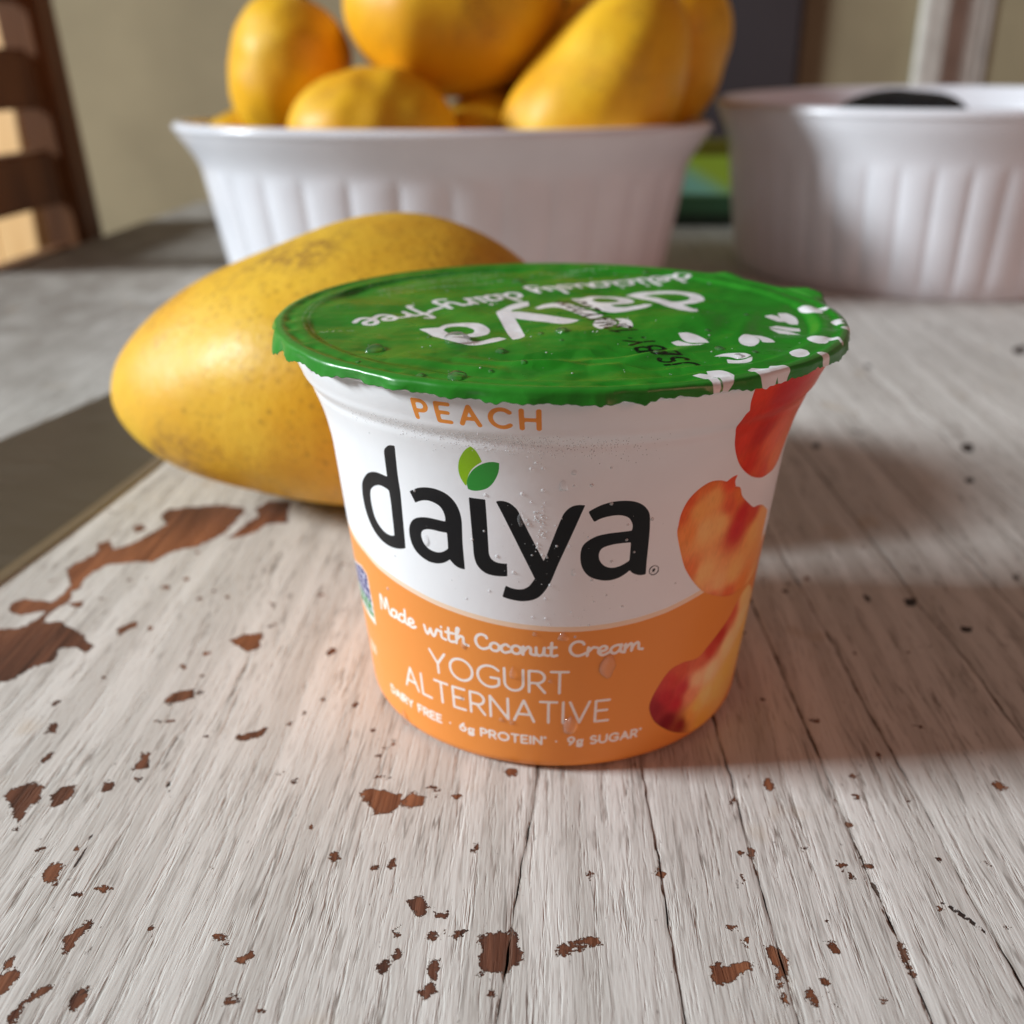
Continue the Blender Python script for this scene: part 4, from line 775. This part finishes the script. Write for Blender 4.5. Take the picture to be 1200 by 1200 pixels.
# ------------------------------------------------------------------ mangoes
def mango_material(name, base, warm, deep, spots=1.0, seed=0.):
    m = NT(name)
    v = m.noise(m.coord(loc=(seed, 0, 0)), 20, 3); v2 = m.noise(m.coord(loc=(seed, 3, 0)), 70, 3, .6); fine = m.noise(m.coord(), 500, 3, .7)
    c = m.mix(m.ramp(v, .36, .64), lin(base), lin(warm))
    c = m.mix(m.math('MULTIPLY', m.ramp(v2, .50, .72), .26), c, lin(deep))
    c = m.mix(m.math('MULTIPLY', m.ramp(fine, .46, .62), .16), c, lin(deep))
    dens = m.ramp(m.noise(m.coord(loc=(0, seed, 0)), 34, 3), .42, .60)
    sp = m.vor(m.coord(loc=(seed, 0, 0)), 420)
    c = m.mix(m.math('MULTIPLY', m.math('MULTIPLY', m.ramp(sp, .40, .16), dens), .34 * spots), c, lin((138, 90, 30)))
    sp2 = m.vor(m.coord(loc=(seed, 5, 0)), 150)
    c = m.mix(m.math('MULTIPLY', m.math('MULTIPLY', m.ramp(sp2, .13, .05), m.ramp(fine, .35, .6)), .5 * spots), c, lin((92, 52, 22)))
    scar = m.math('MULTIPLY', m.ramp(m.noise(m.coord(loc=(seed, 9, 0)), 30, 3), .54, .66), m.ramp(fine, .38, .58))
    c = m.mix(m.math('MULTIPLY', scar, .7 * spots), c, lin((132, 88, 48)))
    m.l(m.bump(m.math('ADD', fine, m.math('MULTIPLY', v2, 3)), .00025, .7), m.b.inputs['Normal'])
    return m.set(Base_Color=c, Roughness=m.ramp(v2, .3, .7, .42, .58), Specular_IOR_Level=.35)
MAT_MANGO = mango_material('ripe_mango_skin', (232, 186, 54), (230, 168, 32), (204, 138, 24))
MAT_MANGO2 = mango_material('golden_mango_skin', (240, 194, 44), (234, 170, 24), (206, 140, 20), .5, 4.)
MAT_STEM = plain('dry_stem_scar', (84, 58, 34), .8, .2, 300)
def stem_scar(parent, x, r=.0034):
    bm = bmesh.new(); bmesh.ops.create_cone(bm, segments=14, radius1=r * 1.3, radius2=r * .7, depth=.003, cap_ends=True, matrix=Matrix.Translation((x, 0, 0)) @ Matrix.Rotation(math.pi / 2, 4, 'Y'))
    return bm_obj('stem_scar', bm, MAT_STEM, parent, True)

def mango_shape(a, b, c, k=.2, k2=0., seed=0, pw=2.0, k3=0.):
    u = np.linspace(-1, 1, 61); u = np.sin(u * np.pi / 2); v = np.linspace(0, 2 * np.pi, 72, endpoint=False)
    rr = np.sqrt(np.clip(1 - np.abs(u) ** pw, 0, 1)) * (1 + k * u + k3 * u * u)
    X = a * u[:, None] + 0 * v; Y = b * rr[:, None] * np.cos(v); Z = c * rr[:, None] * np.sin(v) + k2 * a * (u ** 2)[:, None]
    wv = Waves(.9, 16, 100 + seed); w2 = Waves(2.2, 8, 200 + seed)
    p, q = u[:, None] * 1.4 + 0 * v, np.cos(v)[None, :] + np.sin(v)[None, :] * .7
    d = 1 + .012 * wv(p, q) + .022 * w2(p, q)
    return np.stack([X, Y * d, Z * d], -1).reshape(-1, 3), grid_faces(61, 72, True)

V, F = mango_shape(.0617, .0493, .0364, .1903, -.035, 1, 2.285, -.125)
tl, yw = .1254, -.0433
ct, st = math.cos(tl), math.sin(tl); V = V @ np.array([[ct, 0, st], [0, 1, 0], [-st, 0, ct]])
cy_, sy_ = math.cos(yw), math.sin(yw); V = V @ np.array([[cy_, sy_, 0], [-sy_, cy_, 0], [0, 0, 1]])
V[:, 2] *= .955; V[:, 2] -= V[:, 2].min()
mg = mesh_obj('mango', V, F, MAT_MANGO); mg.location = (-.058, .0879, .0)
tag(mg, 'large freckled yellow mango lying on the table against the cup', 'mango')

def bowl_mango(loc, size, rot, label, k=.15, seed=0):
    V, F = mango_shape(size[0], size[1], size[2], k, .05, seed, 2.15)
    o = mesh_obj('mango', V, F, MAT_MANGO2); o.location = loc; o.rotation_euler = [math.radians(q) for q in rot]
    stem_scar(o, size[0] * .997)
    return tag(o, label, 'mango', 'mangoes heaped in the white bowl')
bowl_mango((-.148, .422, .106), (.038, .036, .033), (10, -74, 20), 'upright mango leaning at the end of the heap in the oval bowl', .12, 2)
bowl_mango((-.094, .366, .072), (.043, .038, .036), (0, 8, 15), 'low half-hidden mango just behind the front rim of the oval bowl', .1, 3)
bowl_mango((-.057, .415, .136), (.057, .050, .043), (0, -4, 4), 'large mango lying across the top of the heap in the oval bowl', .08, 4)
bowl_mango((.018, .390, .095), (.060, .043, .038), (0, -52, 12), 'slanting mango with narrow tip raised, resting in the oval bowl', -.12, 5)
bowl_mango((.056, .455, .112), (.050, .034, .034), (0, -75, -10), 'mango standing upright behind the slanting mango in the oval bowl', .1, 6)
bowl_mango((.004, .495, .130), (.045, .036, .034), (0, -30, 30), 'mango at the back of the heap, mostly hidden by others', .1, 7)
bowl_mango((-.178, .445, .066), (.034, .026, .024), (0, 0, 70), 'small brownish mango barely showing over the bowl rim', .1, 8)
bowl_mango((-.030, .425, .066), (.046, .036, .034), (0, 10, 60), 'shaded mango deep in the bowl beneath the heap', .1, 9)

# ------------------------------------------------------------------ ribbed white bowls
mb = NT('white_glazed_stoneware')
mb.set(Base_Color=mb.mix(mb.ramp(mb.noise(mb.coord(), 30, 2), .3, .7), lin((222, 223, 228)), lin((230, 231, 236))), Roughness=mb.ramp(mb.noise(mb.coord(), 50, 2), .3, .7, .16, .24), Specular_IOR_Level=.5)
MAT_BOWL = mb.mat
def bowl(loc, a, b, h, flutes, label, flare=.027, depth=.0017, turn=0):
    root = empty('serving_bowl', loc)
    tag(root, label, 'bowl')
    n = flutes * 14; t = np.linspace(0, 2 * np.pi, n, endpoint=False)
    # equal arc spacing for the ribs round the oval
    tt = np.linspace(0, 2 * np.pi, 4001); arcs = np.concatenate([[0], np.cumsum(np.hypot(np.diff(a * np.cos(tt)), np.diff(b * np.sin(tt))))])
    t = np.interp(np.linspace(0, arcs[-1], n, endpoint=False), arcs, tt)
    nx, ny = np.cos(t) * b, np.sin(t) * a; l = np.hypot(nx, ny); nx, ny = nx / l, ny / l
    ph = np.arange(n) / 14.0
    rib = np.abs(np.sin(np.pi * ph)) ** .55
    def ring(o, z, f=0): return np.stack([(a * np.cos(t) + nx * (o + f * (rib - 1) * depth)), (b * np.sin(t) + ny * (o + f * (rib - 1) * depth)), np.full(n, z)], -1)
    P = [(-flare * .84 - .008, .0015, 0), (-flare * .84 - .004, .0, 0), (-flare * .84 - .0015, .002, 0), (-flare * .84 - .0002, .006, .3)]
    for z in np.linspace(.010, h * .66, 10): P.append((-flare * .84 + (flare * .36) * (z / (h * .66)), z, 1))
    P += [(-flare * .46, h * .70, .7), (-flare * .45, h * .73, .1), (-flare * .42, h * .76, 0), (-flare * .34, h * .81, 0), (-flare * .22, h * .87, 0), (-flare * .09, h * .93, 0), (-.0010, h * .965, 0), (0, h * .985, 0)]
    body = np.concatenate([ring(*q) for q in P])
    inner = [(-.0055, h * .985), (-.008, h * .95), (-flare * .5 - .001, h * .85), (-flare * .62 - .001, h * .7), (-flare * .8, h * .4), (-flare - .004, .012), (-flare - .012, .0075)]
    body_o = mesh_obj('bowl_body', np.concatenate([body]), grid_faces(len(P), n, True), MAT_BOWL, root)
    bmx = bmesh.new(); bmx.from_mesh(body_o.data); bmx.verts.ensure_lookup_table(); bmx.faces.new([bmx.verts[j] for j in range(n)][::-1]); bmx.to_mesh(body_o.data); bmx.free()
    body_o.data.polygons.foreach_set('use_smooth', [True] * len(body_o.data.polygons))
    iv = np.concatenate([ring(o, z) for o, z in inner])
    in_o = mesh_obj('bowl_interior', iv, grid_faces(len(inner), n, True), MAT_BOWL, root)
    bmx = bmesh.new(); bmx.from_mesh(in_o.data); bmx.verts.ensure_lookup_table(); k0 = (len(inner) - 1) * n; bmx.faces.new([bmx.verts[k0 + j] for j in range(n)]); bmx.to_mesh(in_o.data); bmx.free()
    in_o.data.polygons.foreach_set('use_smooth', [True] * len(in_o.data.polygons))
    lip = []
    for q in np.linspace(-.35 * np.pi, 1.35 * np.pi, 12): lip.append(ring(-.0028 + .0030 * math.cos(q), h * .985 + .0026 * math.sin(q)))
    mesh_obj('bowl_rim', np.concatenate(lip), grid_faces(len(lip), n, True), MAT_BOWL, root)
    root.rotation_euler.z = turn
    return root
bowl((-.064, .412, .0), .1432, .105, .0815, 30, 'white ribbed oval bowl heaped with yellow mangoes')
bowl_r = bowl((.211, .455, .0), .1225, .1225, .0920, 44, 'white ribbed round bowl holding a dark fruit', flare=.020, depth=.0011)
bowl_r.rotation_euler = (math.radians(1.6), math.radians(-.8), 0); bowl_r.location.z = .0015

ma = NT('dark_avocado_skin'); ma.l(ma.bump(ma.vor(ma.coord(), 220), .0012), ma.b.inputs['Normal'])
ma.set(Base_Color=ma.mix(ma.noise(ma.coord(), 60, 2), lin((16, 17, 20)), lin((34, 36, 38))), Roughness=ma.ramp(ma.noise(ma.coord(), 40), 0, 1, .5, .7))
V, F = mango_shape(.040, .030, .028, .22, 0, 12)
av = mesh_obj('avocado', V, F, ma.mat); av.location = (.182, .425, .0715); av.rotation_euler = (0, math.radians(14), math.radians(-8))
tag(av, 'dark rounded avocado resting inside the round white bowl', 'avocado')

# ------------------------------------------------------------------ green carton behind the bowls
mg_ = NT('green_printed_carton')
tc = mg_.n('ShaderNodeTexCoord'); sx = mg_.n('ShaderNodeSeparateXYZ'); mg_.l(tc.outputs['Object'], sx.inputs[0])
zc = sx.outputs[2]
c = mg_.mix(mg_.ramp(zc, .0225, .0245), lin((56, 92, 62)), lin((178, 208, 66)))
c = mg_.mix(mg_.math('MULTIPLY', mg_.ramp(zc, .0225, .0245), mg_.ramp(mg_.math('ADD', zc, mg_.math('MULTIPLY', sx.outputs[0], .55)), .035, .022)), c, lin((150, 216, 196)))
c = mg_.mix(mg_.ramp(zc, .0105, .0085), c, lin((22, 40, 22)))
c = mg_.mix(mg_.ramp(zc, .0495, .0510), c, lin((110, 104, 20)))
mg_.set(Base_Color=c, Roughness=mg_.ramp(mg_.noise(mg_.coord(), 30), 0, 1, .35, .5))
ct_ = empty('food_carton', (.115, .62, 0)); tag(ct_, 'yellow and green printed carton seen in the gap between the bowls', 'carton')
box('carton_body', (-.045, 0, 0), (.075, .05, .058), mg_.mat, ct_, .0015)
box('carton_flap', (-.0448, .001, .0583), (.0748, .049, .0597), mg_.mat, ct_, .0005)

# ------------------------------------------------------------------ knife lying under the mango's tip
mk = NT('brushed_steel')
br = mk.noise(mk.coord((40, 900, 40)), 1, 3)
mk.l(mk.bump(br, .00002), mk.b.inputs['Normal'])
mk.set(Base_Color=mk.mix(br, lin((142, 136, 127)), lin((160, 153, 144))), Metallic=1.0, Roughness=mk.ramp(br, .3, .7, .34, .46))
mk2 = NT('ground_steel_edge'); mk2.set(Base_Color=mk2.mix(mk2.noise(mk2.coord(), 300), lin((196, 184, 170)), lin((214, 202, 190))), Metallic=1.0, Roughness=.32)
knife = empty('kitchen_knife', (-.14, .06, 0)); tag(knife, 'wide grey steel kitchen knife lying flat on the flaking table', 'knife')
# blade outline: edge side (right) and spine side (left), world mm -> local
edge_pts = [(-132.5, -34), (-128.8, 0), (-125.3, 27.2), (-120.5, 66), (-116.8, 104), (-117.5, 140), (-123, 180), (-132, 215), (-142, 238)]
spine_pts = [(-190, -40), (-184, 40), (-178, 88), (-171.5, 121), (-163.5, 150), (-157.8, 171.6), (-152, 195), (-147, 220), (-142.4, 238.4)]
def blade():
    n = 40
    def res(p):
        p = np.array(p, float); d = np.concatenate([[0], np.cumsum(np.hypot(*np.diff(p, axis=0).T))]); u = np.linspace(0, d[-1], n)
        return np.stack([np.interp(u, d, p[:, 0]), np.interp(u, d, p[:, 1])], -1)
    e, s = res(edge_pts), res(spine_pts)
    off = np.array([-140, 60]); e, s = (e - off) * 1e-3, (s - off) * 1e-3
    def lay(f, z): q = s + (e - s) * f; return np.concatenate([q, np.full((n, 1), z)], 1)
    top = [lay(0, .0021), lay(.03, .0023), lay(.5, .0020), lay(.955, .0011)]
    bot = [lay(.955, .0005), lay(.5, .0004), lay(.03, .0004), lay(0, .0006)]
    V = np.concatenate(top + bot); F = grid_faces(8, n)
    close = np.array([[7 * n + i, 7 * n + i + 1, i + 1, i] for i in range(n - 1)])
    o = mesh_obj('blade', V, np.concatenate([F, close]), mk.mat, knife, smooth=False)
    bmx = bmesh.new(); bmx.from_mesh(o.data); bmesh.ops.holes_fill(bmx, edges=[q for q in bmx.edges if q.is_boundary]); bmx.to_mesh(o.data); bmx.free()
    V2 = np.concatenate([lay(.9553, .00108), lay(1, .00052), lay(.9553, .00052)])
    mesh_obj('cutting_edge', V2, grid_faces(3, n), mk2.mat, o, smooth=False)
blade()
mh = plain('black_handle', (30, 28, 28), .45)
hd = box('handle', (-.036, -.205, .0006), (-.010, -.096, .018), mh, knife, .006, 3)
for yy in (-.185, -.15, -.115):
    bm = bmesh.new(); bmesh.ops.create_cone(bm, segments=20, radius1=.003, radius2=.003, depth=.001, cap_ends=True)
    r_ = bm_obj('rivet', bm, mk2.mat, hd); r_.location = (-.023, yy, .0184)

# ------------------------------------------------------------------ chairs at the far left
MAT_DKWOOD = wood_mat('dark_brown_chair_wood', (92, 56, 30), (134, 88, 50))
MAT_LTWOOD = wood_mat('pale_chair_wood', (206, 158, 98), (230, 188, 130), (70, 70, 5))
ch = empty('wooden_chair', (-.368, .60, -.45)); tag(ch, 'dark wooden ladder back chair pushed up to the table edge', 'chair')
def lean_bar(name, y0, y1, x, z0, z1, thick, mat, parent, lean=.03, bevel=.003):
    bm = bmesh.new(); bmesh.ops.create_cube(bm, size=1); p = parent.location
    for v in bm.verts:
        zz = z0 if v.co.z < 0 else z1
        v.co.x = x + (thick / 2 if v.co.x > 0 else -thick / 2) - lean * (zz - 0) / .3 - p.x
        v.co.y = (y0 if v.co.y < 0 else y1) - p.y; v.co.z = zz - p.z
    bmesh.ops.bevel(bm, geom=list(bm.edges), offset=bevel, segments=2, affect='EDGES')
    return bm_obj(name, bm, mat, parent)
for y in (.585, .40): lean_bar('post', y, y + .036, -.366, -.45, .33, .030, MAT_DKWOOD, ch, .02, .005)
for z0, z1 in ((.083, .121), (.019, .056), (.150, .19), (.215, .255)): lean_bar('slat', .4365, .5845, -.366, z0, z1, .016, MAT_DKWOOD, ch, .02)
lean_bar('slat', .4365, .5845, -.366, -.045, -.010, .016, MAT_DKWOOD, ch, .02)
local_box('seat', (-.345, .41, -.19), (-.33, .62, -.16), MAT_DKWOOD, ch, .004)

ch2 = empty('wooden_chair', (-.72, .98, -.45)); tag(ch2, 'pale wooden chair back catching the window light behind the dark chair', 'chair')
def plank_back(i):
    x0 = -.98 + i * .064
    local_box('back_board', (x0, .98, -.22), (x0 + .0625, .998, .27), MAT_LTWOOD, ch2, .003)
for i in range(7): plank_back(i)
local_box('back_rail', (-.98, .9985, .18), (-.535, 1.02, .24), MAT_LTWOOD, ch2, .004)
local_box('leg', (-.97, .9985, -.45), (-.93, 1.03, .17), MAT_LTWOOD, ch2, .004)
local_box('leg', (-.585, .9985, -.45), (-.545, 1.03, .17), MAT_LTWOOD, ch2, .004)
ch2.rotation_euler.z = math.radians(-24)
